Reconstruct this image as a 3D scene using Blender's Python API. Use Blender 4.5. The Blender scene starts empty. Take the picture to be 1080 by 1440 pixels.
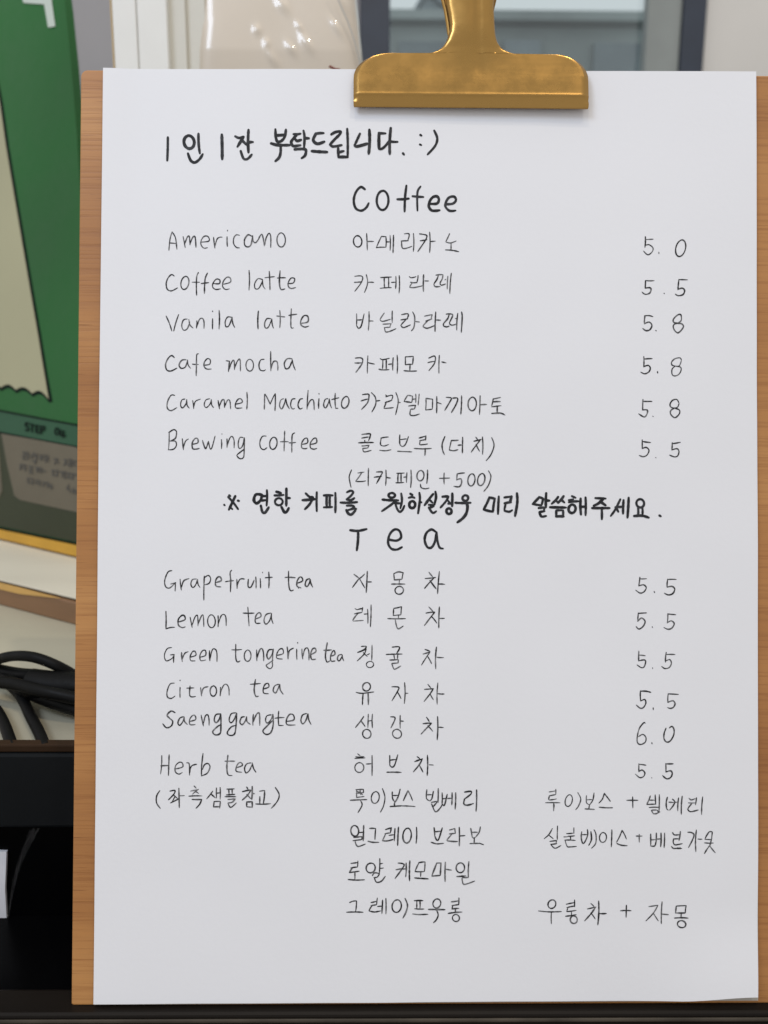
import bpy, bmesh, math, random
from mathutils import Vector, Matrix, noise

# ------------------------------------------------------------------ camera, world, lamps, exposure
SC = bpy.context.scene
LEAN = math.radians(12)
BOARD_M = Matrix.Rotation(-LEAN, 4, 'X')                 # the clipboard leans back by 12 degrees
FPX = 1130.0                                             # focal length in photo pixels (1080 x 1440)
cam_d = bpy.data.cameras.new('camera'); cam = bpy.data.objects.new('camera', cam_d)
SC.collection.objects.link(cam); SC.camera = cam
from mathutils import Euler
CAM_M = BOARD_M @ (Matrix.Translation((-0.01697, -0.2559, 0.1509)) @
        Euler((math.radians(90.921), math.radians(-0.1616), math.radians(-0.5593)), 'XYZ').to_matrix().to_4x4())
cam.matrix_world = CAM_M
cam_d.sensor_fit = 'VERTICAL'; cam_d.sensor_height = 9.8
cam_d.lens = 9.8 * FPX / 1440
cam_d.clip_start = 0.01; cam_d.clip_end = 200
cam_d.dof.use_dof = True; cam_d.dof.focus_distance = 0.256
cam_d.dof.aperture_fstop = cam_d.lens / 2.1
SC.render.resolution_x = 768; SC.render.resolution_y = 1024

w = bpy.data.worlds.new('World'); SC.world = w; w.use_nodes = True
bg = w.node_tree.nodes['Background']
bg.inputs[0].default_value = (0.985, 0.98, 0.98, 1); bg.inputs[1].default_value = 0.675

def area_lamp(name, loc, target, size, power, col):
    d = bpy.data.lights.new(name, 'AREA'); d.shape = 'DISK'; d.size = size; d.energy = power; d.color = col
    o = bpy.data.objects.new(name, d); SC.collection.objects.link(o)
    o.location = loc; o.rotation_euler = (Vector(target) - Vector(loc)).to_track_quat('-Z', 'Y').to_euler()
    return o
area_lamp('fill_lamp', (-0.62, -0.50, 1.0), (0, 0.1, 0.2), 0.45, 4.7, (0.72, 0.83, 1.0))  # added soft fill, brightens the paper towards its top
area_lamp('ceiling_spot', (0.75, -0.9, 2.6), (-0.05, 0.3, 0.3), 0.06, 10.0, (1.0, 0.86, 0.68))
area_lamp('ceiling_spot', (-0.25, -0.6, 2.6), (-0.05, 0.3, 0.3), 0.06, 10.0, (1.0, 0.86, 0.68))

SC.view_settings.view_transform = 'Standard'; SC.view_settings.look = 'None'
SC.view_settings.exposure = 0; SC.view_settings.gamma = 1

# ------------------------------------------------------------------ helpers
CAM_LOC = CAM_M.to_translation(); CAM_R = CAM_M.to_3x3()
def ray(px, py): return (CAM_R @ Vector((px - 540, 720 - py, -FPX))).normalized()
def on_plane(px, py, p, n):
    d = ray(px, py); t = (Vector(p) - CAM_LOC).dot(n) / d.dot(n); return CAM_LOC + d * t
def at_y(px, py, y): return on_plane(px, py, Vector((0, y, 0)), Vector((0, 1, 0)))
def at_z(px, py, z): return on_plane(px, py, Vector((0, 0, z)), Vector((0, 0, 1)))
BINV = BOARD_M.inverted()
CB = BINV @ CAM_LOC; RB = BINV.to_3x3() @ CAM_R
def on_board(px, py, y=-0.0007):                         # photo pixel -> board frame (x, z) at depth y
    d = RB @ Vector((px - 540, 720 - py, -FPX)); t = (y - CB.y) / d.y
    p = CB + d * t; return p.x, p.z

def link(name, me, mat, parent=None):
    o = bpy.data.objects.new(name, me); SC.collection.objects.link(o)
    if mat: me.materials.append(mat)
    if parent: o.parent = parent
    return o
def empty(name, label, cat, group=None, loc=(0, 0, 0)):
    o = bpy.data.objects.new(name, None); SC.collection.objects.link(o); o.location = loc
    o.empty_display_size = 0.02
    o['label'] = label; o['category'] = cat
    if group: o['group'] = group
    return o
def tag(o, label, cat): o['label'] = label; o['category'] = cat; return o
def mesh(name, verts, faces, mat, parent=None, smooth=False):
    me = bpy.data.meshes.new(name); me.from_pydata([tuple(v) for v in verts], [], faces); me.update()
    if smooth:
        for p in me.polygons: p.use_smooth = True
    return link(name, me, mat, parent)
def bevel(o, w, seg=2):
    m = o.modifiers.new('bevel', 'BEVEL'); m.width = w; m.segments = seg; m.limit_method = 'ANGLE'; return o
def box(name, lo, hi, mat, parent=None, bv=0.0):
    x0, y0, z0 = lo; x1, y1, z1 = hi
    v = [(x0,y0,z0),(x1,y0,z0),(x1,y1,z0),(x0,y1,z0),(x0,y0,z1),(x1,y0,z1),(x1,y1,z1),(x0,y1,z1)]
    f = [(0,3,2,1),(4,5,6,7),(0,1,5,4),(1,2,6,5),(2,3,7,6),(3,0,4,7)]
    o = mesh(name, v, f, mat, parent)
    if bv: bevel(o, bv)
    return o
def prism(name, pts, off, mat, parent=None, bv=0.0):     # polygon pts (3D) extruded by vector off
    n = len(pts); off = Vector(off)
    v = [Vector(p) for p in pts] + [Vector(p) + off for p in pts]
    f = [tuple(range(n)), tuple(reversed(range(n, 2*n)))] + [(i, i+n, (i+1) % n + n, (i+1) % n) for i in range(n)]
    me = bpy.data.meshes.new(name); me.from_pydata([tuple(p) for p in v], [], f)
    bm = bmesh.new(); bm.from_mesh(me); bmesh.ops.recalc_face_normals(bm, faces=bm.faces); bm.to_mesh(me); bm.free()
    o = link(name, me, mat, parent)
    if bv: bevel(o, bv)
    return o
def tube(name, pts, r, mat, parent=None, sides=12, sub=8):
    P = []
    n = len(pts)
    for i in range(n - 1):
        a, b, c, d = (Vector(pts[max(i-1, 0)]), Vector(pts[i]), Vector(pts[i+1]), Vector(pts[min(i+2, n-1)]))
        for k in range(sub):
            t = k / sub
            P.append(0.5 * ((2*b) + (c-a)*t + (2*a-5*b+4*c-d)*t*t + (-a+3*b-3*c+d)*t**3))
    P.append(Vector(pts[-1]))
    V = []; F = []
    for i, p in enumerate(P):
        t = (P[min(i+1, len(P)-1)] - P[max(i-1, 0)]).normalized()
        u = t.cross(Vector((0, 0, 1)));  u = u.normalized() if u.length > 1e-4 else Vector((1, 0, 0))
        q = t.cross(u)
        for s in range(sides):
            a = 2*math.pi*s/sides; V.append(p + u*(r*math.cos(a)) + q*(r*math.sin(a)))
    for i in range(len(P)-1):
        for s in range(sides):
            F.append((i*sides+s, i*sides+(s+1) % sides, (i+1)*sides+(s+1) % sides, (i+1)*sides+s))
    F.append(tuple(range(sides))[::-1]); F.append(tuple((len(P)-1)*sides+s for s in range(sides)))
    return mesh(name, V, F, mat, parent, True)

# ------------------------------------------------------------------ materials
def mat(name, col, rough=0.6, metal=0.0, noise_scale=None, amt=0.12, bump=0.0, bump_scale=200, coat=0.0, stretch=(1, 1, 1), spec=0.5):
    m = bpy.data.materials.new(name); m.use_nodes = True; nt = m.node_tree; b = nt.nodes['Principled BSDF']
    b.inputs['Base Color'].default_value = (*col, 1); b.inputs['Roughness'].default_value = rough
    b.inputs['Metallic'].default_value = metal; b.inputs['Coat Weight'].default_value = coat
    b.inputs['Specular IOR Level'].default_value = spec
    tc = nt.nodes.new('ShaderNodeTexCoord'); mp = nt.nodes.new('ShaderNodeMapping'); mp.inputs['Scale'].default_value = stretch
    nt.links.new(tc.outputs['Object'], mp.inputs[0])
    if noise_scale:
        n = nt.nodes.new('ShaderNodeTexNoise'); n.inputs['Scale'].default_value = noise_scale; n.inputs['Detail'].default_value = 6
        nt.links.new(mp.outputs[0], n.inputs['Vector'])
        r = nt.nodes.new('ShaderNodeValToRGB'); r.color_ramp.elements[0].position = 0.3; r.color_ramp.elements[1].position = 0.7
        r.color_ramp.elements[0].color = (*[c*(1-amt) for c in col], 1); r.color_ramp.elements[1].color = (*[min(1, c*(1+amt)) for c in col], 1)
        nt.links.new(n.outputs['Fac'], r.inputs[0]); nt.links.new(r.outputs[0], b.inputs['Base Color'])
    if bump:
        n2 = nt.nodes.new('ShaderNodeTexNoise'); n2.inputs['Scale'].default_value = bump_scale; n2.inputs['Detail'].default_value = 5
        nt.links.new(mp.outputs[0], n2.inputs['Vector'])
        bu = nt.nodes.new('ShaderNodeBump'); bu.inputs['Strength'].default_value = bump; bu.inputs['Distance'].default_value = 0.001
        nt.links.new(n2.outputs['Fac'], bu.inputs['Height']); nt.links.new(bu.outputs[0], b.inputs['Normal'])
    return m
def wood_mat():
    m = bpy.data.materials.new('beech_wood'); m.use_nodes = True; nt = m.node_tree; b = nt.nodes['Principled BSDF']; L = nt.links.new
    tc = nt.nodes.new('ShaderNodeTexCoord')
    def nz(scale, st, det=5, dist=0.0):
        mp = nt.nodes.new('ShaderNodeMapping'); mp.inputs['Scale'].default_value = st; L(tc.outputs['Object'], mp.inputs[0])
        n = nt.nodes.new('ShaderNodeTexNoise'); n.inputs['Scale'].default_value = scale; n.inputs['Detail'].default_value = det
        n.inputs['Distortion'].default_value = dist; L(mp.outputs[0], n.inputs['Vector']); return n
    def ramp(src, stops):
        r = nt.nodes.new('ShaderNodeValToRGB'); e = r.color_ramp.elements
        while len(e) < len(stops): e.new(0.5)
        for i, (p, c) in enumerate(stops): e[i].position = p; e[i].color = (*c, 1)
        L(src, r.inputs[0]); return r
    def mixc(mode, f, a, c):
        x = nt.nodes.new('ShaderNodeMix'); x.data_type = 'RGBA'; x.blend_type = mode
        if isinstance(f, float): x.inputs[0].default_value = f
        else: L(f, x.inputs[0])
        L(a, x.inputs[6]); L(c, x.inputs[7]); return x.outputs[2]
    broad = ramp(nz(13, (0.5, 1, 1.2), 5, 1.2).outputs['Fac'], [(0.3, (0.35, 0.145, 0.040)), (0.55, (0.45, 0.205, 0.062)), (0.75, (0.55, 0.275, 0.092))])
    grain = ramp(nz(60, (0.4, 1, 20), 8, 0.5).outputs['Fac'], [(0.28, (0.76, 0.68, 0.60)), (0.5, (1, 1, 1)), (0.75, (1.06, 1.05, 1.0))])
    pores = ramp(nz(170, (0.22, 1, 10), 3).outputs['Fac'], [(0.31, (0.36, 0.25, 0.18)), (0.37, (1, 1, 1))])
    c = mixc('MULTIPLY', 0.9, broad.outputs[0], grain.outputs[0]); c = mixc('MULTIPLY', 0.75, c, pores.outputs[0])
    L(c, b.inputs['Base Color']); b.inputs['Roughness'].default_value = 0.48
    bu = nt.nodes.new('ShaderNodeBump'); bu.inputs['Strength'].default_value = 0.25; bu.inputs['Distance'].default_value = 0.0004
    L(grain.outputs[0], bu.inputs['Height']); L(bu.outputs[0], b.inputs['Normal'])
    return m
def ink_mat(name, dark, light, lo, hi):
    m = bpy.data.materials.new(name); m.use_nodes = True; nt = m.node_tree; b = nt.nodes['Principled BSDF']
    tc = nt.nodes.new('ShaderNodeTexCoord'); n = nt.nodes.new('ShaderNodeTexNoise'); n.inputs['Scale'].default_value = 420; n.inputs['Detail'].default_value = 4
    nt.links.new(tc.outputs['Object'], n.inputs['Vector'])
    r = nt.nodes.new('ShaderNodeValToRGB'); e = r.color_ramp.elements
    e[0].position = lo; e[0].color = (*dark, 1); e[1].position = hi; e[1].color = (*light, 1)
    nt.links.new(n.outputs['Fac'], r.inputs[0]); nt.links.new(r.outputs[0], b.inputs['Base Color'])
    b.inputs['Roughness'].default_value = 0.55; b.inputs['Specular IOR Level'].default_value = 0.3
    return m
M = dict(
    wood=wood_mat(),
    wood_edge=mat('plywood_edge', (0.30, 0.17, 0.08), 0.7, noise_scale=300, amt=0.3),
    paper=mat('paper', (0.825, 0.832, 0.865), 0.85, noise_scale=9, amt=0.012, bump=0.035, bump_scale=700, spec=0.2),
    paper2=mat('paper_under_shaded', (0.46, 0.43, 0.38), 0.85, noise_scale=40, amt=0.02, spec=0.2),  # shade beneath the front sheet is put into this darker colour
    marker=ink_mat('marker_ink', (0.010, 0.011, 0.014), (0.045, 0.047, 0.053), 0.45, 0.75),
    pen=ink_mat('pen_ink', (0.016, 0.016, 0.018), (0.27, 0.27, 0.28), 0.46, 0.80),
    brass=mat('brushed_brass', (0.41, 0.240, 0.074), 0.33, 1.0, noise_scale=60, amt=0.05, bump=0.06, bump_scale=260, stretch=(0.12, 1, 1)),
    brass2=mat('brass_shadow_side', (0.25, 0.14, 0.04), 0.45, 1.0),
    ledge=mat('dark_stained_ledge', (0.008, 0.006, 0.0045), 0.45, noise_scale=25, amt=0.35, stretch=(0.2, 2, 1), spec=0.15),
    ledge_edge=mat('ledge_edge_highlight', (0.05, 0.042, 0.032), 0.5, noise_scale=60, amt=0.4, spec=0.2),
    black=mat('black_gloss', (0.0015, 0.0015, 0.0018), 0.3, noise_scale=20, amt=0.2, spec=0.05),
    slate=mat('black_metal', (0.006, 0.0075, 0.009), 0.5, noise_scale=30, amt=0.2, spec=0.15),
    brownedge=mat('brown_edge_strip', (0.035, 0.019, 0.010), 0.6, noise_scale=30, amt=0.2, spec=0.1),
    counter=mat('counter_top', (0.42, 0.40, 0.31), 0.5, noise_scale=12, amt=0.14, stretch=(0.3, 1.5, 1)),
    traytop=mat('tray_white', (0.64, 0.61, 0.51), 0.5, noise_scale=14, amt=0.07, stretch=(0.4, 1.4, 1)),
    trayedge=mat('tray_wood_edge', (0.24, 0.13, 0.065), 0.45, noise_scale=20, amt=0.2, stretch=(0.3, 1, 2)),
    warm_highlight=mat('tan_highlight', (0.62, 0.37, 0.11), 0.5, noise_scale=30, amt=0.15),
    gold=mat('yellow_gold_rim', (0.60, 0.33, 0.035), 0.4, 0.4, noise_scale=30, amt=0.1),
    green=mat('green_print', (0.022, 0.112, 0.030), 0.5, noise_scale=5, amt=0.22, spec=0.2),
    green2=mat('pale_green_print', (0.030, 0.090, 0.048), 0.5, noise_scale=8, amt=0.12, spec=0.2),
    olive=mat('olive_reflection', (0.036, 0.042, 0.022), 0.45, noise_scale=8, amt=0.12, spec=0.2),
    dgreen=mat('dark_green_print', (0.004, 0.012, 0.008), 0.6, spec=0.1),
    cream=mat('cream_print', (0.37, 0.355, 0.225), 0.6, noise_scale=8, amt=0.06),
    greige=mat('beige_print', (0.135, 0.118, 0.086), 0.6, noise_scale=20, amt=0.08, spec=0.2),
    greytext=mat('grey_print', (0.062, 0.058, 0.050), 0.6),
    letter=mat('white_print', (0.50, 0.56, 0.50), 0.6),
    cable=mat('black_rubber', (0.0045, 0.0045, 0.0045), 0.45, noise_scale=50, amt=0.2, spec=0.12),
    carton=mat('white_carton', (0.80, 0.80, 0.77), 0.7, noise_scale=30, amt=0.02),
    carton2=mat('ivory_carton', (0.66, 0.645, 0.58), 0.7, noise_scale=30, amt=0.03),
    carton_edge=mat('tan_tape', (0.55, 0.40, 0.20), 0.6),
    seam=mat('grey_seam', (0.42, 0.42, 0.40), 0.7),
    greywall=mat('grey_wall_shaded', (0.36, 0.36, 0.385), 0.7, noise_scale=6, amt=0.05),
    wall=mat('plaster_wall', (0.72, 0.71, 0.69), 0.85, noise_scale=3, amt=0.05),
    frame=mat('navy_frame', (0.030, 0.042, 0.068), 0.5, noise_scale=20, amt=0.1),
    sash=mat('grey_sash', (0.27, 0.30, 0.30), 0.5, noise_scale=10, amt=0.1),
    floor=mat('brown_floor', (0.20, 0.15, 0.11), 0.5, noise_scale=8, amt=0.2),
    facade=mat('grey_green_facade', (0.32, 0.36, 0.355), 0.8, noise_scale=0.6, amt=0.35),
    facade2=mat('dark_glass', (0.21, 0.25, 0.27), 0.3, noise_scale=1.0, amt=0.3),
    street=mat('asphalt', (0.06, 0.06, 0.06), 0.8, noise_scale=2, amt=0.2),
    whitecard=mat('white_card', (0.74, 0.75, 0.80), 0.7),
    twig=mat('red_brown_wire', (0.20, 0.05, 0.03), 0.5),
)
def wear(m, lo, hi, scale):
    nt = m.node_tree; b = nt.nodes['Principled BSDF']; tc = nt.nodes.new('ShaderNodeTexCoord')
    n = nt.nodes.new('ShaderNodeTexNoise'); n.inputs['Scale'].default_value = scale; n.inputs['Detail'].default_value = 8; n.inputs['Roughness'].default_value = 0.7
    mr = nt.nodes.new('ShaderNodeMapRange'); mr.inputs['From Min'].default_value = 0.35; mr.inputs['From Max'].default_value = 0.65
    mr.inputs['To Min'].default_value = lo; mr.inputs['To Max'].default_value = hi
    nt.links.new(tc.outputs['Object'], n.inputs['Vector']); nt.links.new(n.outputs['Fac'], mr.inputs['Value']); nt.links.new(mr.outputs[0], b.inputs['Roughness'])
wear(M['brass'], 0.22, 0.38, 90); wear(M['cable'], 0.4, 0.6, 80); wear(M['green'], 0.4, 0.6, 20)
def film_mat(name, col, alpha_mix, rough=0.1):
    m = bpy.data.materials.new(name); m.use_nodes = True; nt = m.node_tree; b = nt.nodes['Principled BSDF']
    b.inputs['Base Color'].default_value = (*col, 1); b.inputs['Roughness'].default_value = rough; b.inputs['Coat Weight'].default_value = 0.8
    b.inputs['Coat Roughness'].default_value = 0.05; b.inputs['Alpha'].default_value = alpha_mix
    return m
M['film'] = film_mat('clear_film', (0.35, 0.35, 0.35), 0.035)
def bag_mat():
    m = mat('cream_plastic', (0.62, 0.545, 0.45), 0.4, noise_scale=6, amt=0.14, coat=1.0)
    nt = m.node_tree; b = nt.nodes['Principled BSDF']; b.inputs['Coat Roughness'].default_value = 0.08
    tc = nt.nodes.new('ShaderNodeTexCoord')
    v = nt.nodes.new('ShaderNodeTexVoronoi'); v.inputs['Scale'].default_value = 55; v.feature = 'SMOOTH_F1'
    n = nt.nodes.new('ShaderNodeTexNoise'); n.inputs['Scale'].default_value = 26; n.inputs['Detail'].default_value = 3; n.inputs['Distortion'].default_value = 1.5
    nt.links.new(tc.outputs['Object'], n.inputs['Vector']); nt.links.new(tc.outputs['Object'], v.inputs['Vector'])
    ad = nt.nodes.new('ShaderNodeMath'); nt.links.new(v.outputs['Distance'], ad.inputs[0]); nt.links.new(n.outputs['Fac'], ad.inputs[1])
    bu = nt.nodes.new('ShaderNodeBump'); bu.inputs['Strength'].default_value = 0.10; bu.inputs['Distance'].default_value = 0.006
    nt.links.new(ad.outputs[0], bu.inputs['Height']); nt.links.new(bu.outputs[0], b.inputs['Coat Normal'])
    return m
M['bag'] = bag_mat()
g = bpy.data.materials.new('window_glass'); g.use_nodes = True; nt = g.node_tree; nt.nodes.remove(nt.nodes['Principled BSDF'])
tr = nt.nodes.new('ShaderNodeBsdfTransparent'); tr.inputs[0].default_value = (0.92, 0.985, 1.0, 1)
gl = nt.nodes.new('ShaderNodeBsdfGlossy'); gl.inputs['Roughness'].default_value = 0.02
mx = nt.nodes.new('ShaderNodeMixShader'); mx.inputs[0].default_value = 0.07
nt.links.new(tr.outputs[0], mx.inputs[1]); nt.links.new(gl.outputs[0], mx.inputs[2]); nt.links.new(mx.outputs[0], nt.nodes['Material Output'].inputs[0])
M['glass'] = g

# ------------------------------------------------------------------ setting: floor, ledge, wall, street
def structure(o): o['kind'] = 'structure'; return o
structure(box('floor', (-3, -3, -0.95), (3, 1.7, -0.9), M['floor']))
structure(box('street', (-60, 1.7, -1.1), (60, 60, -1.0), M['street']))

ZL = 0.0
yb = at_z(50, 1388, ZL).y; yf = at_z(50, 1427, ZL).y
lg = empty('counter_ledge', 'dark stained ledge that carries the bottom edge of the clipboard', 'ledge', loc=(0, 0, 0))
box('ledge_board', (-0.8, yf, -0.030), (0.8, yb, ZL - 0.0003), M['ledge'], lg, 0.0012)
box('recess_floor', (-0.8, yb + 0.0004, -0.030), (0.8, 0.30, -0.004), M['black'], lg)
yb = 0.046
box('edge_strip', (-0.8, yf - 0.0012, -0.0024), (0.8, yf - 0.0002, ZL - 0.0012), M['ledge_edge'], lg, 0.0008)  # highlight line along the front edge, put into a paler strip
box('front_panel', (-0.8, yf + 0.003, -0.9), (0.8, yf + 0.02, -0.0302), M['black'], lg)

# black cabinet behind the board: upper slab proud, lower front set back
ZC = at_y(50, 1047, yb - 0.006).z
zmid = at_y(50, 1165, yb - 0.006).z
cab = empty('black_cabinet', 'low glossy black cabinet behind the left edge of the clipboard', 'cabinet')
box('lower_front', (-0.8, yb, -0.0038), (0.8, 0.75, zmid - 0.0005), M['black'], cab)
box('upper_panel', (-0.8, yb - 0.006, zmid), (0.8, yb - 0.0005, ZC - 0.0035), M['slate'], cab, 0.0012)
box('edge_strip', (-0.8, yb - 0.0055, ZC - 0.0033), (0.8, yb - 0.0012, ZC - 0.0004), M['brownedge'], cab, 0.0006)
ct = structure(box('counter_top', (-0.8, yb + 0.0002, ZC - 0.02), (0.8, 1.0, ZC - 0.0050), M['counter']))

# small white card on the black front, and the crumpled clear film next to it
a = at_y(-60, 1196, yb - 0.0013); b_ = at_y(9, 1198, yb - 0.0013); c = at_y(11, 1327, yb - 0.0013); d = at_y(-60, 1328, yb - 0.0013)
tag(prism('white_card', [a, b_, at_y(7, 1250, yb - .0013), c, d], (0, 0.0012, 0), M['whitecard'], None), 'small white card on the black cabinet at the lower left corner', 'card')
flv = []; flf = []
rows = [((42, 56), 1166), ((34, 44), 1185), ((27, 33), 1205), ((21, 26), 1225), ((16, 20), 1250), ((12, 15), 1275), ((9, 11), 1300)]
for k, ((xa, xb), py) in enumerate(rows):
    for j in range(7):
        t = j / 6; p = at_y(xa + (xb - xa) * t, py + 3*math.sin(j*2+k), yb - 0.007 - 0.0006*abs(math.sin(j*1.1 + k*0.5)) - 0.002*t)
        flv.append(p)
for k in range(len(rows)-1):
    for j in range(6): flf.append((k*7+j, k*7+j+1, (k+1)*7+j+1, (k+1)*7+j))
tag(mesh('clear_film', flv, flf, M['film'], None, True), 'crumpled strip of clear plastic film hanging on the black cabinet', 'plastic film')

# tray with brown front edge on the counter
zc = ZC - 0.0050
t0 = at_z(-150, 812, zc); t1 = at_z(260, 920, zc)
t0 = at_z(0, 851, zc); t1 = at_z(105, 879, zc)
dirx = (t1 - t0).normalized(); nrm = Vector((dirx.y, -dirx.x, 0)); back = -nrm if nrm.y < 0 else nrm
if back.y < 0: back = -back
htr = at_y(0, 818, t0.y).z - zc
A = t0 - dirx*0.25; B = t1 + dirx*0.12
tray = empty('low_display_tray', 'low white topped tray with a brown wooden front edge on the counter', 'tray')
pts = [A, B, B + back*0.32, A + back*0.32]
prism('tray_body', [p + back*0.004 for p in pts[:2]] + pts[2:], (0, 0, htr - 0.0006), M['trayedge'], tray, 0.0008)
prism('front_edge', [A, B, B + back*0.0038, A + back*0.0038], (0, 0, htr - 0.001), M['trayedge'], tray, 0.001)
prism('tray_top', [Vector((p.x, p.y, zc + htr)) for p in [A + back*0.001, B + back*0.001, B + back*0.32, A + back*0.32]], (0, 0, 0.0012), M['traytop'], tray, 0.0004)
ZT = zc + htr + 0.0012
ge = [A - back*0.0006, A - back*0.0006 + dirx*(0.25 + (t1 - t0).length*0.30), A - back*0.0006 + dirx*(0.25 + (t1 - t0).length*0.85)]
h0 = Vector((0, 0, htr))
prism('edge_highlight', [ge[0] + h0*0.62, ge[1] + h0*0.72, ge[2] + h0*0.95, ge[1] + h0*0.99, ge[0] + h0*0.99], back*0.0005, M['warm_highlight'], tray)  # warm lamp reflection on the front edge, painted as a tapered strip

# ------------------------------------------------------------------ green display panel (leans back on the tray)
g0 = at_z(0, 758, ZT); g1 = at_z(107, 783, ZT)
gx = (g1 - g0).normalized(); gy0 = Vector((-gx.y, gx.x, 0)); gy0 = gy0 if gy0.y > 0 else -gy0
tilt = math.radians(12)
gup = (Vector((0, 0, 1)) * math.cos(tilt) + gy0 * math.sin(tilt)); gn = gx.cross(gup).normalized()
if gn.y > 0: gn = -gn                                     # towards the viewer
def gp(px, py, off=0.0): return on_plane(px, py, g0 + gn*off, gn)
panel = empty('green_display_panel', 'green printed display panel with a cream receipt picture and yellow rim', 'display panel')
out = [gp(-260, -260), gp(70, -260), gp(86, -40), gp(92, 10), gp(100, 90), gp(108, 190), gp(113, 270), gp(135, 560), gp(150, 775), gp(107, 765), gp(0, 744), gp(-260, 690)]
prism('panel_board', out, -gn*0.006, M['green'], panel)
prism('rim', [gp(-260, 692, .003), gp(0, 745, .003), gp(107, 767, .003), gp(150, 777, .003), gp(150, 793, .003), gp(107, 783, .003), gp(0, 758, .003), gp(-260, 697, .003)], -gn*0.010, M['gold'], panel, 0.0006)
prism('shadow_gap', [gp(-260, 686, .0006), gp(0, 741, .0006), gp(107, 763, .0006), gp(150, 772, .0006), gp(150, 776, .0006), gp(107, 766.5, .0006), gp(0, 744.5, .0006), gp(-260, 691.5, .0006)], -gn*0.0003, M['dgreen'], panel)
def flat(name, px, m, off, label=None, parent=None):
    o = prism(name, [gp(x, y, off) for x, y in px], -gn*0.00022, m, parent or panel)
    if label: o['label'] = label
    return o
def line_strip(name, px, wd, m, off):
    L_ = [(x, y - wd/2) for x, y in px]; R_ = [(x, y + wd/2) for x, y in reversed(px)]
    return flat(name, L_ + R_, m, off)
# cream receipt picture with scalloped foot, dark outline behind it
sc = []
x = 68.0; y = 561.0
foot = [(68, 561)]
for (xa, ya, xb, yb_) in [(66, 558, 45, 553), (45, 553, 22, 548), (22, 548, 1, 545), (1, 545, -22, 540), (-22, 540, -45, 535)]:
    for k in range(1, 7):
        t = k/6; foot.append((xa + (xb-xa)*t, ya + (yb_-ya)*t - 6.0*math.sin(math.pi*t)))
edge = [(-40, -40), (-20, 40), (0, 148), (8, 205), (18, 265), (29, 330), (40, 395), (53, 470), (62, 525)]
flat('picture_outline', [(p[0]+4.2, p[1]) for p in edge] + [(73.5, 565)] + [(p[0]+1, p[1]+5.0) for p in foot] + [(-120, 520), (-120, -40)], M['dgreen'], 0.0003)
flat('receipt_picture', edge + foot + [(-120, 515), (-120, -40)], M['cream'], 0.0006)
flat('corner_letter', [(30, -6), (72, -3), (73, 5), (77.5, 37), (67.5, 38.5), (62, 6), (33, 4)], M['letter'], 0.0006)
# lower strip of the print; foot band is a reflection put into dark olive
flat('lower_band', [(-120, 552), (0, 578), (60, 589), (132, 602), (142, 650), (107, 628), (0, 608), (-120, 588)], M['green2'], 0.0003)
flat('foot_band', [(-120, 588.5), (0, 608.5), (107, 628.5), (142, 650.5), (148, 771), (107, 762), (0, 740), (-120, 714)], M['olive'], 0.0003)
line_strip('print_line', [(-120, 552), (0, 577.5), (60, 589), (132, 602)], 2.6, M['dgreen'], 0.0006)
line_strip('print_line', [(-120, 588), (0, 608), (107, 628), (142, 650)], 2.0, M['dgreen'], 0.0006)
flat('text_box', [(2, 610), (60, 620), (107, 629), (150, 638), (150, 730), (107, 720), (60, 710), (28, 703), (20, 697), (16, 680), (9, 650)], M['greige'], 0.0006)
flat('text_box', [(-80, 594), (-4, 609), (0, 650), (3, 690), (-1, 700), (-10, 703), (-80, 690)], M['greige'], 0.0006)

# ------------------------------------------------------------------ stroke engine
def parse(data):
    out = []
    for it in data.replace('\n', ';').split(';'):
        it = it.strip()
        if not it: continue
        kind = 'l'
        if it[0] == '@': out.append(('@', [float(q) for q in it[1:].split(',')])); continue
        if it[0] in 'so': kind = it[0]; it = it[1:].strip()
        if kind == 'o':
            v = [float(q) for q in it.replace(' ', ',').split(',') if q]
            out.append(('o', v)); continue
        out.append((kind, [tuple(float(q) for q in p.split(',')) for p in it.split()]))
    return out
def cr(P, sub):
    R = []; n = len(P)
    for i in range(n-1):
        a, b, c, d = P[max(i-1, 0)], P[i], P[i+1], P[min(i+2, n-1)]
        for k in range(sub):
            t = k/sub
            R.append(tuple(0.5*((2*b[j]) + (c[j]-a[j])*t + (2*a[j]-5*b[j]+4*c[j]-d[j])*t*t + (-a[j]+3*b[j]-3*c[j]+d[j])*t**3) for j in (0, 1)))
    R.append(P[-1]); return R
rnd = random.Random(5)
def stroke_pts(kind, v, k):
    """curve in photo pixels relative to the crop"""
    if kind == 'o':
        cx, cy, rx, ry = v[:4]; ti = math.radians(v[4] if len(v) > 4 else 0); P = []
        a0 = math.radians(-100 + rnd.uniform(-15, 15)); n = 26; rr = rnd.uniform(-.05, .05)
        for i in range(n+2):
            a = a0 - 2*math.pi*i/n; g_ = 1 + rr*math.sin(2*a) + 0.03*i/n
            X = rx*g_*math.cos(a); Y = ry*g_*math.sin(a)
            P.append((cx + X*math.cos(ti) - Y*math.sin(ti), cy + X*math.sin(ti) + Y*math.cos(ti)))
        return [(p[0]/k, p[1]/k) for p in P]
    P = [(p[0]/k, p[1]/k) for p in v]
    if kind == 's' and len(P) > 2: return cr(P, 7)
    R = []
    for i in range(len(P)-1):
        (ax, ay), (bx, by) = P[i], P[i+1]; ln = math.hypot(bx-ax, by-ay); bow = rnd.uniform(-.03, .03)*ln
        n = max(4, int(ln/1.6))
        for j in range(n):
            t = j/n; s_ = math.sin(math.pi*t)*bow
            R.append((ax + (bx-ax)*t - (by-ay)/max(ln, .01)*s_, ay + (by-ay)*t + (bx-ax)/max(ln, .01)*s_))
    R.append(P[-1]); return R
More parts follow.
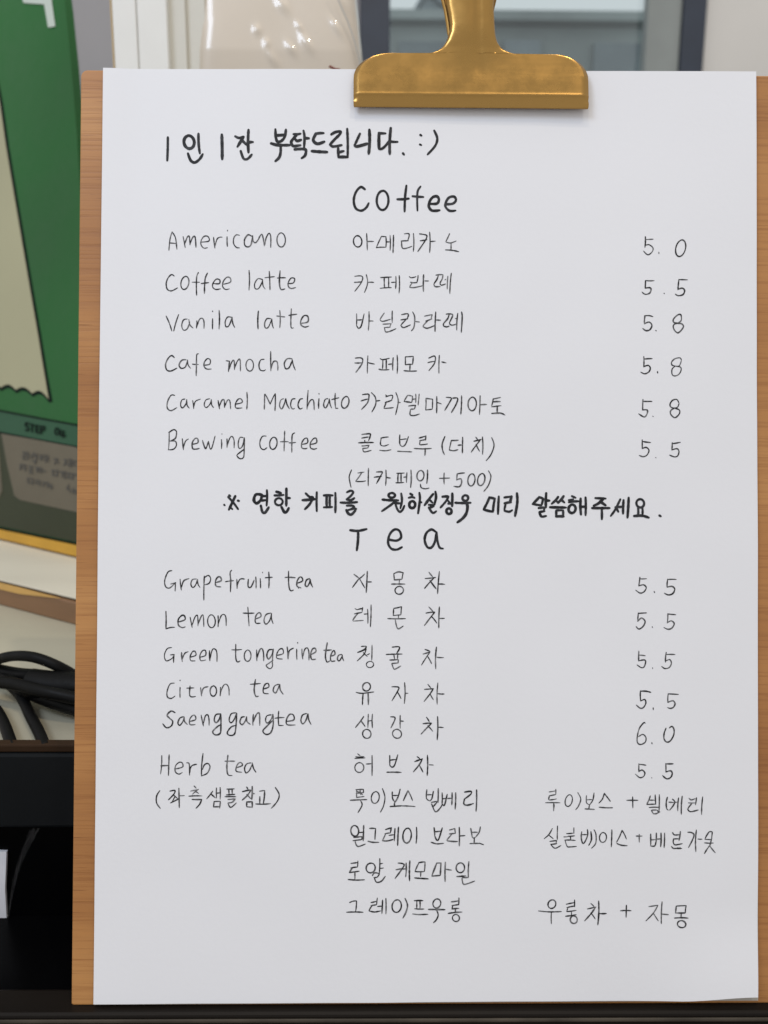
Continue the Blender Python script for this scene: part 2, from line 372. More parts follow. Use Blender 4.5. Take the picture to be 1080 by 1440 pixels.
def ribbon(V, F, P, wd, place, taper, jit):
    """P: photo px polyline, wd: px width; place(px,py,layer)->Vector"""
    n = len(P)
    L_ = [0]
    for i in range(1, n): L_.append(L_[-1] + math.hypot(P[i][0]-P[i-1][0], P[i][1]-P[i-1][1]))
    T = max(L_[-1], .01); ph = rnd.uniform(0, 100); press = rnd.uniform(0.86, 1.12)
    start = len(V)
    prs = []
    for i in range(n):
        a, b = P[max(i-1, 0)], P[min(i+1, n-1)]
        dx, dy = b[0]-a[0], b[1]-a[1]; l = math.hypot(dx, dy) or 1
        nx, ny = -dy/l, dx/l
        s_ = L_[i]
        wv = wd*press*(1 + jit*noise.noise(Vector((s_*0.22 + ph, 0.3, 0))) + jit*0.6*noise.noise(Vector((s_*0.9 + ph, 7.3, 0))))
        e = min(s_, T - s_)
        if taper: wv *= 1 - taper*math.exp(-e/1.6)*(0.6 if s_ < T/2 else 1.0)
        prs.append((nx, ny, wv/2))
    def cap(i, sgn):
        nx, ny, h = prs[i]; dx, dy = ny*sgn, -nx*sgn
        return [(P[i][0] + nx*h*math.cos(a) + dx*h*math.sin(a), P[i][1] + ny*h*math.cos(a) + dy*h*math.sin(a)) for a in [math.pi*k/6 for k in range(1, 6)]]
    left = [(P[i][0] + prs[i][0]*prs[i][2], P[i][1] + prs[i][1]*prs[i][2]) for i in range(n)]
    right = [(P[i][0] - prs[i][0]*prs[i][2], P[i][1] - prs[i][1]*prs[i][2]) for i in range(n)]
    for i in range(n): V.append(place(*left[i])); V.append(place(*right[i]))
    for i in range(n-1): F.append((start+2*i, start+2*i+1, start+2*i+3, start+2*i+2))
    for i, sg in ((0, -1), (n-1, 1)):
        c_ = cap(i, sg); b0 = len(V); V.extend(place(*q) for q in c_)
        F.append(tuple([start+2*i] + [b0+k for k in range(len(c_))] + [start+2*i+1]))

# ------------------------------------------------------------------ print on the green panel (soft, seen out of focus)
def panel_text(name, ox, oy, k, wd, data, m, label):
    V = []; F = []
    for j, (kd, v) in enumerate(parse(data)):
        P = [(ox + q[0], oy + q[1]) for q in stroke_pts(kd, v, k)]
        ribbon(V, F, P, wd, lambda a_, b__, j=j: gp(a_, b__, 0.0010 + (j % 20)*2e-6), 0.1, 0.1)
    o = mesh(name, V, F, m, panel); o['label'] = label; return o
panel_text('printed_text', 0, 560, 5.333, 2.3, """s 215,190 195,185 190,205 212,222 210,240 190,238; 228,195 255,200; 242,198 240,250; 272,203 270,255; 272,204 295,208; 272,230 290,233; 272,255 296,260; 308,210 306,262; s 308,212 330,212 330,235 308,238
o 425,248,14,24; 452,240 448,275; 448,275 488,282; 475,245 472,290""", M['dgreen'], 'small dark heading STEP 04 on the green print')
panel_text('printed_text', 0, 560, 5.333, 2.0, """170,405 195,408; 195,408 193,425; 172,428 195,430; 172,430 172,450; 172,452 200,455; 210,405 210,455; 212,428 222,430
250,410 235,450; 250,415 268,445; 275,415 275,460; 245,468 275,472; 262,475 262,490; 300,425 300,455; 318,425 318,455; 300,440 318,440; 300,457 318,457; 340,425 340,480; 360,430 360,475; 342,450 358,450
s 405,455 430,460 408,490; 425,470 440,485; 480,460 505,465; s 492,465 490,485 478,500; 495,485 510,500; 520,455 520,510; 535,460 535,515; 548,470 570,475; 552,470 550,500; 550,500 570,505
150,498 178,502; 152,500 152,535; 165,520 190,525; 190,500 190,545; 215,510 245,515; 215,530 245,535; 230,535 230,550; 218,555 245,560; 270,520 300,525; 275,525 275,550; 290,530 290,552; 310,525 308,560; 320,540 340,550
390,540 420,545; 395,545 395,575; 395,575 420,578; 430,540 430,585; 450,550 475,555; 470,555 465,590; 485,550 485,600; 500,560 530,565; 515,565 515,590; 500,592 535,597; 545,565 545,605; 555,570 570,575
205,600 235,605; 208,605 208,630; 208,632 235,636; 245,605 245,645; 265,615 290,620; 265,635 290,640; 300,620 300,655; 320,630 345,635; 330,635 325,660; 355,630 355,670; 365,645 385,650; 370,660 395,668; 385,650 383,680
500,680 515,650; 510,670 525,700; 545,675 545,715; 555,690 570,695; 560,700 570,715""", M['greytext'], 'three blurred lines of small grey Korean text in the beige box')

# ------------------------------------------------------------------ black cables on the counter
cb = empty('black_cable_bundle', 'loosely coiled black cables with a plug lying on the counter', 'cable')
def cp(px, py, h): 
    return at_z(px, py, zc + h)
tube('cable_loop', [cp(-60, 975, .004), cp(-25, 940, .006), cp(5, 925, .016), cp(40, 923, .020), cp(75, 934, .018), cp(110, 955, .012), cp(150, 1000, .004)], 0.0021, M['cable'], cb)
tube('cable_loop', [cp(-60, 935, .006), cp(-20, 940, .007), cp(20, 948, .008), cp(60, 952, .010), cp(110, 958, .008), cp(150, 960, .006)], 0.0029, M['cable'], cb)
tube('cable_loop', [cp(-50, 940, .005), cp(0, 951, .006), cp(35, 970, .007), cp(70, 985, .006), cp(115, 1000, .005), cp(150, 1020, .004)], 0.0028, M['cable'], cb)
tube('cable_loop', [cp(-30, 950, .003), cp(5, 958, .004), cp(28, 978, .004), cp(42, 1005, .003), cp(55, 1030, .0028), cp(64, 1052, .0028)], 0.0021, M['cable'], cb)
tube('cable_loop', [cp(-50, 980, .003), cp(-15, 990, .003), cp(3, 1012, .0026), cp(18, 1052, .0026)], 0.0021, M['cable'], cb)
tube('cable_loop', [cp(-30, 957, .009), cp(20, 962, .011), cp(60, 972, .012), cp(120, 985, .010)], 0.0024, M['cable'], cb)
pl = [cp(45, 962, .010), cp(80, 966, .010), cp(125, 968, .010)]
tube('plug', pl, 0.0062, M['cable'], cb, 14)

# ------------------------------------------------------------------ tall things behind: carton boards and plastic bag, on the counter
YB = 0.30
car = empty('white_carton_stack', 'upright white carton boards standing behind the clipboard beside the green panel', 'carton')
ztop = at_y(200, -120, YB).z
def board(name, px0, px1, y, m, th=0.012):
    x0 = at_y(px0, 60, y).x; x1 = at_y(px1, 60, y).x
    tilt_ = at_y(px0, 0, y).x - at_y(px0 + 3, 98, y).x
    return box(name, (x0, y, zc), (x1, y + th, ztop), m, car, 0.0006)
board('carton_board', 160, 193, YB, M['carton'])
board('carton_board', 194.3, 236, YB + 0.001, M['carton'])
board('carton_board', 236.8, 262, YB + 0.006, M['carton2'])
board('carton_board', 263, 290, YB + 0.009, M['carton2'])
board('edge_tape', 157.2, 159.7, YB + 0.0005, M['carton_edge'])

def bag():
    y = 0.33; cx = (at_y(270, 50, y).x + at_y(520, 50, y).x)/2; hw = (at_y(520, 50, y).x - at_y(270, 50, y).x)/2
    z0 = zc; z1 = at_y(400, -260, y).z; nu, nv = 110, 260; V = []
    dim = [(lambda p: (p.x, p.z, a_, b_))(at_y(px, py, y - 0.022)) for px, py, a_, b_ in ((362, 43, .004, .004), (397, 6, .005, .009), (376, 62, .003, .004), (384, 84, .004, .010), (410, 70, .003, .008), (432, 62, .004, .010), (421, 38, .002, .005), (474, 40, .003, .010), (490, 8, .004, .010))]; F = []
    for side in (0, 1):
        for j in range(nv+1):
            v = j/nv; z = z0 + (z1 - z0)*v
            nar = 1.0 - 0.33*max(0, (v-0.55)/0.45)**1.3
            for i in range(nu+1):
                u = -1 + 2*i/nu
                bul = 0.024*math.sqrt(max(0, 1-abs(u)**16))*(1-0.75*max(0, (v-.7)/.3))
                q = Vector((u*2.1, v*8.0, side*7))
                wr = 0.002*noise.noise(q*0.6)
                X_ = cx + u*hw*nar - 0.010*(v-0.72)
                for (bx, bz, sx_, sz_) in dim: wr += 0.0013*math.exp(-(((X_-bx)*0.8+(z-bz)*0.6)/(sx_*.55))**2 - ((-(X_-bx)*0.6+(z-bz)*0.8)/(sz_*.6))**2)
                dd = bul + wr*min(1, (1-abs(u))*5)
                V.append((cx + u*hw*nar - 0.010*(v-0.72), y + (dd if side else -dd) + (0.0001 if side else 0), z))
    n1 = nu+1
    for side in (0, 1):
        b = side*n1*(nv+1)
        for j in range(nv):
            for i in range(nu):
                q = (b+j*n1+i, b+j*n1+i+1, b+(j+1)*n1+i+1, b+(j+1)*n1+i); F.append(q if not side else q[::-1])
    o = mesh('plastic_bag', V, F, M['bag'], None, True)
    return tag(o, 'cream plastic bag with crinkled shiny film standing behind the clipboard', 'bag')
bg_ = bag()
sm_ = tube('seam', [at_y(468, -30, .303), at_y(476, 0, .304), at_y(489, 30, .305), at_y(499, 60, .306), at_y(507, 95, .308), at_y(512, 140, .31)], 0.0004, M['seam'], bg_, 8)
tag(tube('wire_tie', [at_y(463, 93, .21), at_y(467, 95, .21), at_y(472, 97.5, .21), at_y(478, 99, .212), at_y(486, 112, .22), at_y(492, 160, .24)], 0.0006, M['twig'], None, 8), 'thin red brown wire end showing above the paper beside the clip', 'wire')

# ------------------------------------------------------------------ wall, window, outside
YW = 1.55
wx0 = at_y(507, 60, YW).x; wx1 = at_y(548, 60, YW).x; wx2 = at_y(954, 60, YW).x; wx3 = at_y(986, 60, YW).x
zs = 0.10; zt = 1.9
wl = structure(box('wall_left', (-3, YW, -0.95), (wx0 - 0.001, YW + 0.12, 2.6), M['greywall']))  # same wall as the right piece, its shade put into a greyer colour
structure(box('wall_right', (wx3 + 0.001, YW, -0.95), (3, YW + 0.12, 2.6), M['wall']))
structure(box('wall_below_window', (wx0, YW, -0.95), (wx3, YW + 0.12, zs), M['wall']))
structure(box('wall_above_window', (wx0, YW, zt), (wx3, YW + 0.12, 2.6), M['wall']))
win = empty('window', 'window with dark navy frame and pale glass behind the clipboard', 'window')
box('frame_post', (wx0, YW - 0.02, zs), (wx1, YW + 0.06, zt), M['frame'], win, 0.002)
o = box('frame_post', (wx2, YW - 0.02, zs), (wx3, YW + 0.06, zt), M['frame'], win, 0.002)
box('frame_rail', (wx1 + 0.0005, YW - 0.018, zs), (wx2 - 0.0005, YW + 0.058, zs + 0.05), M['frame'], win, 0.002)
box('frame_rail', (wx1 + 0.0005, YW - 0.018, zt - 0.05), (wx2 - 0.0005, YW + 0.058, zt), M['frame'], win, 0.002)
sx0 = at_y(906, 60, YW).x
box('inner_sash', (sx0, YW - 0.012, zs + 0.0505), (wx2 - 0.0008, YW + 0.018, zt - 0.0505), M['sash'], win, 0.002)
box('window_pane', (wx1 + 0.0005, YW + 0.02, zs + 0.0505), (wx2 - 0.0005, YW + 0.026, zt - 0.0505), M['glass'], win)

YF = 9.0
bd = empty('building', 'grey green building across the street seen blurred through the window', 'building')
zr = at_y(700, 37, YF).z
box('wall', (-9, YF, -1.0), (9, YF + 5, zr), M['facade'], bd)
box('roof', (-9.1, YF - 0.15, zr + 0.01), (9.1, YF + 5.1, zr + 0.10), M['facade'], bd)
for k, (xa, xb, ya, yb2) in enumerate([(560, 640, 60, 160), (705, 760, 58, 160), (830, 900, 62, 160)]):
    p0 = at_y(xa, yb2, YF - .03); p1 = at_y(xb, ya, YF - .03)
    box('window', (p0.x, YF - 0.06, p0.z), (p1.x, YF - 0.002, p1.z), M['facade2'], bd)
# darker shapes above the roof line seen through the glass (roof-top tank and chimney)
YT = 14
p0 = at_y(566, 44, YT); p1 = at_y(634, -40, YT)
tk = empty('rooftop_house', 'dark blurred rooftop gable above the building across the street', 'building')
gz = at_y(600, -8, YT).z
prism('wall', [(p0.x, YT, -1.0), (p1.x, YT, -1.0), (p1.x, YT, gz - 0.3), ((p0.x + p1.x)/2, YT, gz), (p0.x, YT, gz - 0.75)], (0, 3, 0), M['facade2'], tk)
prism('roof', [(p0.x - .1, YT - .1, gz - 0.80), ((p0.x + p1.x)/2, YT - .1, gz + 0.01), (p1.x + .1, YT - .1, gz - 0.35), (p1.x + .1, YT - .1, gz - 0.25), ((p0.x + p1.x)/2, YT - .1, gz + 0.10), (p0.x - .1, YT - .1, gz - 0.70)], (0, 3.2, 0), M['facade2'], tk)

# ------------------------------------------------------------------ clipboard
clipb = empty('clipboard', 'light wooden clipboard leaning upright with a white handwritten menu', 'clipboard')
clipb.matrix_world = BOARD_M
TL = on_board(113.5, 98, 0); BLc = on_board(100, 1414, 0)
BW = 0.2255
def rounded(x0, x1, z0, z1, r, n=8):
    P = []
    q = r*0.35
    for cx, cz, a0, r in ((x1-q, z0+q, -90, q), (x1-r, z1-r, 0, r), (x0+r, z1-r, 90, r), (x0+q, z0+q, 180, q)):
        for k in range(n+1):
            a = math.radians(a0 + 90*k/n); P.append((cx + r*math.cos(a), cz + r*math.sin(a)))
    return P
zb0 = BLc[1]; zb1 = TL[1]
ol = rounded(0, BW, zb0, zb1, 0.0022)
def shx(x, z):                                            # left edge runs from TL to BLc
    t = (z - zb0)/(zb1 - zb0); return x + BLc[0] + (TL[0] - BLc[0])*t
o = prism('wooden_board', [(shx(x, z), 0, z) for x, z in ol], (0, 0.0045, 0), M['wood'], clipb, 0.0005)

# paper: front sheet with a lifted lower right corner, a second sheet under it
PT = {k: on_board(*v) for k, v in dict(tl=(146, 97), tr=(1062.5, 101.5), bl=(132, 1414), br=(1067, 1408)).items()}
def bil(u, v):
    x = (PT['bl'][0]*(1-u) + PT['br'][0]*u)*(1-v) + (PT['tl'][0]*(1-u) + PT['tr'][0]*u)*v
    z = (PT['bl'][1]*(1-u) + PT['br'][1]*u)*(1-v) + (PT['tl'][1]*(1-u) + PT['tr'][1]*u)*v
    return x, z
def sm(t): t = max(0, min(1, t)); return t*t*(3-2*t)
xr = (PT['br'][0] + PT['tr'][0])/2; zbot = PT['br'][1]
def lift(x, z):                                           # how far the sheet stands off the board
    a = sm((x - (xr - 0.045))/0.045) * sm((0.030 - (z - zbot))/0.030)
    b_ = 0.00045*(1 + noise.noise(Vector((x*17, z*13, 2.0))) + 0.35*noise.noise(Vector((x*45, z*38, 5.0))))
    c_ = 0.0006*sm((0.012 - (x - PT['tl'][0]))/0.012)*sm(z/0.2)
    return 0.0006 + b_ + 0.0015*a + c_
def sheet(name, m, front):
    nu, nv = 60, 84; V = []; F = []; n1 = nu+1
    for s_ in (0, 1):
        for j in range(nv+1):
            for i in range(nu+1):
                u, v = i/nu, j/nv; x, z = bil(u, v)
                r = 0.0013                                   # softly rounded sheet corners
                if front:
                    z += (0.0006 + 0.0017*sm((u-0.88)/0.12))*(1-v)**8; x -= 0.0011*sm((u-0.8)/0.2)*(1-v)**7
                    y = -lift(x, z) + (0.00013 if s_ else 0)
                else:
                    y = -(0.00035 if not s_ else 0.0001)
                    x += 0.0
                V.append((x, y, z))
    for s_ in (0, 1):
        b = s_*n1*(nv+1)
        for j in range(nv):
            for i in range(nu):
                q = (b+j*n1+i, b+j*n1+i+1, b+(j+1)*n1+i+1, b+(j+1)*n1+i); F.append(q if not s_ else q[::-1])
    b = n1*(nv+1)
    rim = [i for i in range(n1)] + [j*n1+nu for j in range(1, nv+1)] + [nv*n1+i for i in range(nu-1, -1, -1)] + [j*n1 for j in range(nv-1, 0, -1)]
    for k in range(len(rim)):
        a, c_ = rim[k], rim[(k+1) % len(rim)]; F.append((a, a+b, c_+b, c_))
    return mesh(name, V, F, m, None, False)
under = sheet('paper_sheet', M['paper2'], False); under.matrix_world = BOARD_M
tag(under, 'second paper sheet just showing under the lifted lower right corner', 'paper')
paper = sheet('menu_paper', M['paper'], True); paper.matrix_world = BOARD_M
tag(paper, 'white menu sheet handwritten in black with coffee and tea prices', 'paper')
def soften(me):
    for p in me.polygons: p.use_smooth = True
    bm = bmesh.new(); bm.from_mesh(me)
    for e in bm.edges:
        e.smooth = not (len(e.link_faces) == 2 and e.link_faces[0].normal.angle(e.link_faces[1].normal, 0) > 0.6)
    bm.to_mesh(me); bm.free()
soften(paper.data)

# ------------------------------------------------------------------ brass clip
clip = empty('brass_clip', 'wide gold coloured bulldog clip gripping the top edge of the menu sheet', 'clip')
clip.matrix_world = BOARD_M
YC = -0.0045
def cb_(px, py): return on_board(px, py, YC)
mmx = lambda px: cb_(px, 110)[0]
def clip_plate(name, front, m):
    # rows from the lip upwards: (py, left px, right px)
    rows_ = []
    def R_(py, l, r): rows_.append((py, l, r))
    R_(147.3, 497.5, 828.5); R_(145, 497, 829); R_(141, 497, 829); R_(136, 497, 829)
    for py in (134, 133, 132.2, 131.4, 130.6, 129.8, 129, 128, 126, 120, 114, 108): R_(py, 497, 829)
    for k in range(1, 13):                                    # rounded shoulders
        a = math.radians(90*k/12); py = 106 - 34.0*math.sin(a)
        R_(py + (0.0), 497 + 44*(1 - math.cos(a)), 829 - 40*(1 - math.cos(a)))
    # shoulder to neck fillet
    for k in range(1, 9):
        a = math.radians(90*k/9); py = 72 - 26*(1-math.cos(a)); 
        R_(py, 592 + 38*math.sin(a), 738 - 40*math.sin(a))
    for py, l, r in ((44, 632, 697), (34, 633, 696), (20, 631, 695), (8, 628.5, 694), (-6, 627, 695), (-25, 624, 698), (-50, 618, 704), (-80, 611, 711), (-105, 609, 713)): R_(py, l, r)
    for k in range(1, 9):
        a = math.radians(90*k/9); R_(-105 - 42*math.sin(a), 609 + 44*(1-math.cos(a)), 713 - 44*(1-math.cos(a)))
    nc = 48; V = []; F = []
    for (py, l, r) in rows_:
        for i in range(nc+1):
            s_ = i/nc; px = l + (r-l)*s_
            x, z = cb_(px, py + (px-497)*0.0085)
            # depth profile away from the board
            if py > 131: d_ = 0.0031 + 0.0013*(149.3-py)/18
            else: d_ = 0.0044
            if 60 < py <= 131: d_ -= 0.0006*sm((131-py)/50)     # leans slightly towards the board above the crease
            if py <= 60: d_ = 0.0040 + (60-py)*0.00002
            if py < 100:                                        # pressed channel along the neck
                q = (px - 662)/30.0; d_ += 0.0016*math.exp(-q*q)*sm((100-py)/60)
            if py > 110: d_ += 0.00012*math.exp(-((py-131)/2.4)**2)
            if py < 120: d_ -= 0.0007*math.exp(-((px-672-(py>60)*(py-60)*0.15)/7.0)**2)*sm((120-py)/60)
            e = min(px - l, r - px)                              # edges rolled back to the board
            if py < 140: d_ -= 0.0010*math.exp(-e/2.2)
            if py < 75+30 and py > 60: d_ -= 0.0006*math.exp(-(py-60)/5.0)*(1 if (px < 600 or px > 725) else 0)
            y = -d_ if front else 0.0045 + d_
            V.append((x + (0.0 if front else 0.0012), y, z))
    n1 = nc+1
    for j in range(len(rows_)-1):
        for i in range(nc):
            q = (j*n1+i, j*n1+i+1, (j+1)*n1+i+1, (j+1)*n1+i); F.append(q if front else q[::-1])
    o = mesh(name, V, F, m, clip, True)
    so = o.modifiers.new('solid', 'SOLIDIFY'); so.thickness = 0.0009; so.offset = -1
    bevel(o, 0.0003, 2)
    return o
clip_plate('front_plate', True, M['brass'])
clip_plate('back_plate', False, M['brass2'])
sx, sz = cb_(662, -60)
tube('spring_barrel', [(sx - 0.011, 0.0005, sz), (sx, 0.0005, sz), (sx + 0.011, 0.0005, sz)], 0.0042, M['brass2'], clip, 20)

# ------------------------------------------------------------------ handwriting
K1, K2, K3, K4 = 1080/210, 4.5, 1080/280, 1080/260
INK = []
def W(label, ox, oy, k, wd, ink, data): INK.append((label, ox, oy, k, wd, ink, data))
W('bold marker notice, one drink per person please, at the top', 220, 170, K1, 4.1, 'marker', """84,122 80,290
o 238,158,37,46; 306,98 316,240; s 230,240 250,290 280,305 315,280 337,245
475,105 478,282
s 572,118 600,130 632,120; 632,122 588,194; 618,145 655,180; 668,72 668,235; 668,162 700,160; s 612,225 630,275 650,285 670,275 692,250
862,68 862,125; s 862,110 875,155 905,152 930,120 938,70; 865,112 930,108; s 832,170 880,182 965,182; s 900,185 900,230 890,270 862,298
@405,165,15.43; s 125,385 190,390 275,375; s 195,400 130,470 75,550 90,610 130,645 275,625; s 150,480 200,530 285,510; s 340,310 362,450 352,680; 385,475 455,475; s 150,715 300,705 375,715 395,760 370,850 300,905; @220,170,5.143
1150,100 1210,95; s 1155,98 1135,145 1165,172 1215,157; 1125,225 1235,232
s 1265,105 1295,88 1330,85 1325,105 1290,140 1255,178; s 1255,178 1280,192 1340,182; 1380,65 1383,268; 1315,205 1318,268; 1318,268 1383,268; 1320,235 1355,225
s 1472,100 1435,180; s 1435,182 1450,192 1525,172; 1540,72 1535,245
1607,95 1657,97; 1610,95 1610,208; s 1610,210 1630,208 1655,188 1685,150; 1694,60 1687,245; 1687,155 1743,158; 1782,240 1790,250""")
W('marker smiley of a colon and a bracket ending the notice', 220, 170, K1, 4.1, 'marker', """1908,107 1916,112; 1905,176 1914,180; s 2008,75 2030,130 2015,185 1960,248""")
W('marker heading that reads Coffee', 480, 250, K1, 3.5, 'marker', """s 170,88 140,72 105,110 90,170 105,225 145,242 180,220 198,188
o 298,168,42,68,5
s 470,62 460,150 457,248; s 405,160 440,160 487,155
s 572,68 552,100 548,160 550,242; 515,138 592,143
s 635,192 690,190 705,160 690,138 660,145 638,175 632,210 650,238 680,242 710,238
s 755,195 805,190 828,165 815,140 780,145 758,175 752,210 775,238 800,243 825,240""")
W('pen word Americano', 220, 310, K1, 1.7, 'pen', """s 92,218 100,140 115,85; s 115,85 140,130 150,212; 95,165 150,170
195,120 210,200; s 207,170 225,125 240,120 245,180; s 246,170 265,125 282,125 288,198
s 325,160 375,155 385,140 372,118 345,120 325,150 325,180 345,203 372,200
415,125 425,205; s 425,190 440,140 460,125 478,125
513,122 515,192; 516,75 516,82
s 603,112 580,108 562,130 560,170 580,198 603,202
s 690,118 665,108 640,140 640,180 660,195 685,180 697,120; s 697,115 700,150 718,165 740,140
s 740,140 750,118 765,105 775,140 782,188; s 785,180 795,130 815,98 828,120 828,200
o 903,145,30,50""")
W('pen word Americano in Korean', 480, 310, K1, 1.8, 'pen', """o 118,155,30,40; 183,97 188,218; 188,155 235,155
s 290,118 270,160 253,200; 253,200 320,197; 290,118 322,120; 322,120 322,197; 322,158 350,158; 352,110 352,220; 377,110 373,238
s 455,100 485,98 490,115 480,148; 432,152 485,150; s 435,155 440,200 465,205 510,190; 521,98 520,228
s 565,100 600,105 618,115 605,150 552,228; 570,150 620,142; 638,88 638,235; 640,155 680,152
s 782,98 770,125 755,155; s 755,158 790,165 830,150; 793,165 792,218; s 752,215 800,218 850,228""")
W('pen words Coffee latte', 220, 370, K1, 1.8, 'pen', """s 130,95 110,85 85,110 72,150 80,190 110,202 155,180
o 207,145,28,47,8
s 305,70 293,100 290,170 292,235; 260,140 315,140
s 370,75 355,110 350,160 348,222; 325,150 380,143
s 415,150 455,150 460,125 435,118 412,145 408,175 430,192 465,188
s 485,155 535,140 535,110 510,105 485,135 480,170 500,192 530,188
671,55 670,198
s 765,120 735,115 712,150 715,185 740,185 765,140 768,120; s 768,120 772,165 788,190
817,62 822,195; 785,108 855,100
s 895,58 890,140 900,190 930,188; 875,110 935,108
s 950,150 990,145 1000,115 975,110 955,140 955,170 975,185 1008,178""")
W('pen words cafe latte in Korean', 480, 370, K1, 1.8, 'pen', """s 97,98 140,95 155,110 140,150 97,207; 95,142 150,138; s 180,85 190,130 185,170 167,215; 192,142 235,142
283,107 362,103; 310,107 312,182; 342,107 342,182; 280,185 362,180; 362,142 392,140; 394,98 392,188; 418,92 417,220
@570,370,13.5; s 75,265 110,285 170,275 205,262; s 240,240 235,300 215,385; s 95,370 150,380 215,375; s 120,395 95,430 80,465; s 82,468 170,470 320,438; 345,230 342,545; 370,345 440,345
s 580,235 640,225 710,225; s 625,235 600,310 545,395 545,430; s 545,435 580,455 660,450; s 712,225 700,300 660,375 660,400; s 655,400 680,425 725,415 765,400; 750,325 770,310; 805,255 792,500; 870,200 842,585""")
W('pen words Vanila latte', 220, 425, 1080/230, 1.8, 'pen', """65,92 103,192; 148,82 115,192
s 205,112 180,118 168,155 180,185 205,175 222,130; s 215,115 222,150 243,172
268,125 265,172; s 268,160 285,115 305,108 315,130 315,175
372,110 371,178; 372,60 372,64
415,55 414,178
s 495,100 470,100 455,130 460,162 480,155 500,105; s 500,100 505,140 518,168
674,60 672,178
s 755,110 730,110 715,140 720,170 740,165 762,115; s 762,112 765,145 773,172
815,55 815,170; 795,92 848,98
s 891,45 888,120 890,168 905,170; 875,88 928,80
s 960,140 1000,130 1000,95 975,90 955,120 955,150 980,165 1007,158""")
W('pen words vanilla latte in Korean', 480, 425, K1, 1.8, 'pen', """110,85 110,170; s 110,170 125,190 145,170 165,85; 112,130 155,128; 200,70 195,205; 200,138 232,138
s 310,80 280,125; s 280,130 300,140 355,125; 368,65 368,150; 300,160 360,156; 360,156 350,180; 310,185 355,182; s 312,185 320,215 350,212 395,193
s 435,92 475,85 485,95 475,122; s 430,130 480,122; s 465,130 445,150 430,168; s 430,170 450,185 500,165; s 515,72 530,110 525,180 505,210; 530,140 565,145
s 600,103 655,92; s 655,92 648,122; 610,138 655,122; s 625,135 605,155 590,172; s 590,178 620,190 670,172; 682,72 677,215; 685,130 718,132
@600,430,18; s 490,220 560,210 640,220; s 565,225 530,330 430,450 420,510; s 425,520 500,540 570,520; s 640,215 655,260 580,420 575,460; s 575,462 620,495 690,490 735,470; 722,332 740,326; 783,200 758,625; s 880,165 895,300 872,680""")
W('pen words Cafe mocha', 220, 485, K1, 1.8, 'pen', """s 130,92 110,78 85,100 68,140 75,180 105,190 150,168
s 215,108 185,112 165,145 180,170 210,160 225,115; s 225,110 230,145 248,170
s 305,65 292,75 290,150 288,225; 262,140 305,142
s 345,148 385,140 390,110 370,100 348,125 345,155 365,175 398,175
s 505,115 530,120; 530,118 522,195; s 525,180 545,125 562,115 565,180; s 565,170 585,120 605,108 608,190
o 675,148,27,42
s 780,105 755,110 742,145 750,180 775,188 790,180
827,48 828,190; s 828,175 845,125 870,120 878,150 878,185
s 975,100 945,102 925,135 935,172 960,165 982,115; s 980,100 990,145 1005,183""")
W('pen words cafe mocha in Korean', 480, 485, K1, 1.8, 'pen', """s 100,97 140,95 155,110 145,145 105,200; 97,132 150,130; 192,80 188,207; 192,130 240,140
s 280,100 300,108 348,98; 300,108 297,178; 325,105 325,178; s 272,177 300,182 345,180; 340,142 372,138; 375,95 372,185; 403,75 403,210
462,90 462,145; 462,88 520,84; 520,84 515,142; 462,145 515,142; 497,145 495,188; 453,188 545,190
s 632,97 670,82 680,100 670,140 632,188; 625,130 675,120; 708,78 705,207; 725,125 758,132""")
W('pen words Caramel Macchiato', 220, 540, K3, 1.8, 'pen', """s 100,62 80,62 62,95 60,130 80,145 112,128
s 155,82 138,88 132,115 142,130 160,110 165,85; s 165,85 167,115 180,132
197,90 203,135; s 203,125 212,95 240,82
s 290,80 268,88 260,115 272,128 292,108 298,85; s 298,85 300,112 310,128
s 335,90 343,135; s 343,120 355,90 368,88 370,128; s 372,120 385,90 398,90 403,135
s 430,110 465,100 460,82 445,82 430,105 432,130 465,130
491,45 490,138
587,55 585,138; 590,55 617,110; s 617,110 632,75 645,52; 645,52 643,145
s 690,80 675,88 668,118 680,135 695,105 700,80; s 702,80 708,110 722,135
s 752,80 735,85 728,115 738,135 750,132
s 793,80 778,85 768,115 778,135 793,130
823,35 817,138; s 817,125 835,90 852,90 856,140
882,80 880,133; 882,52 882,56
s 930,80 915,85 907,115 918,130 932,105 938,80; s 938,82 942,110 950,130
970,50 972,132; 950,85 990,75; 972,132 985,132
o 1024,100,19,32,15""")
W('pen words caramel macchiato in Korean', 490, 540, K2, 1.8, 'pen', """s 88,68 125,65 130,80 120,120 82,162; 80,108 125,95; s 145,55 170,85 172,130 148,178; 172,110 200,105
235,70 247,78; s 235,82 270,72 280,80 272,105; 232,118 275,103; s 240,112 225,150; 225,155 285,150; s 300,55 315,110 298,195; 312,118 330,118
s 375,72 352,110; 352,112 400,118; 375,72 405,78; 405,78 400,118; 405,98 425,95; 425,65 425,120; 447,65 440,135; 380,140 425,135; 425,135 418,158; 395,160 420,158; s 392,162 390,195 415,200 450,190
490,95 488,165; 490,92 532,97; 532,97 530,160; 488,165 530,160; 558,80 557,185; 560,118 588,127
s 618,85 650,90 640,115 608,168; s 660,90 690,92 680,130 650,182; 715,75 710,192
o 782,127,26,42; 832,75 828,195; 832,132 875,130
915,95 962,85; s 915,95 905,138; 910,115 960,112; 905,145 965,138; 940,140 940,185; s 905,187 960,185 990,198""")
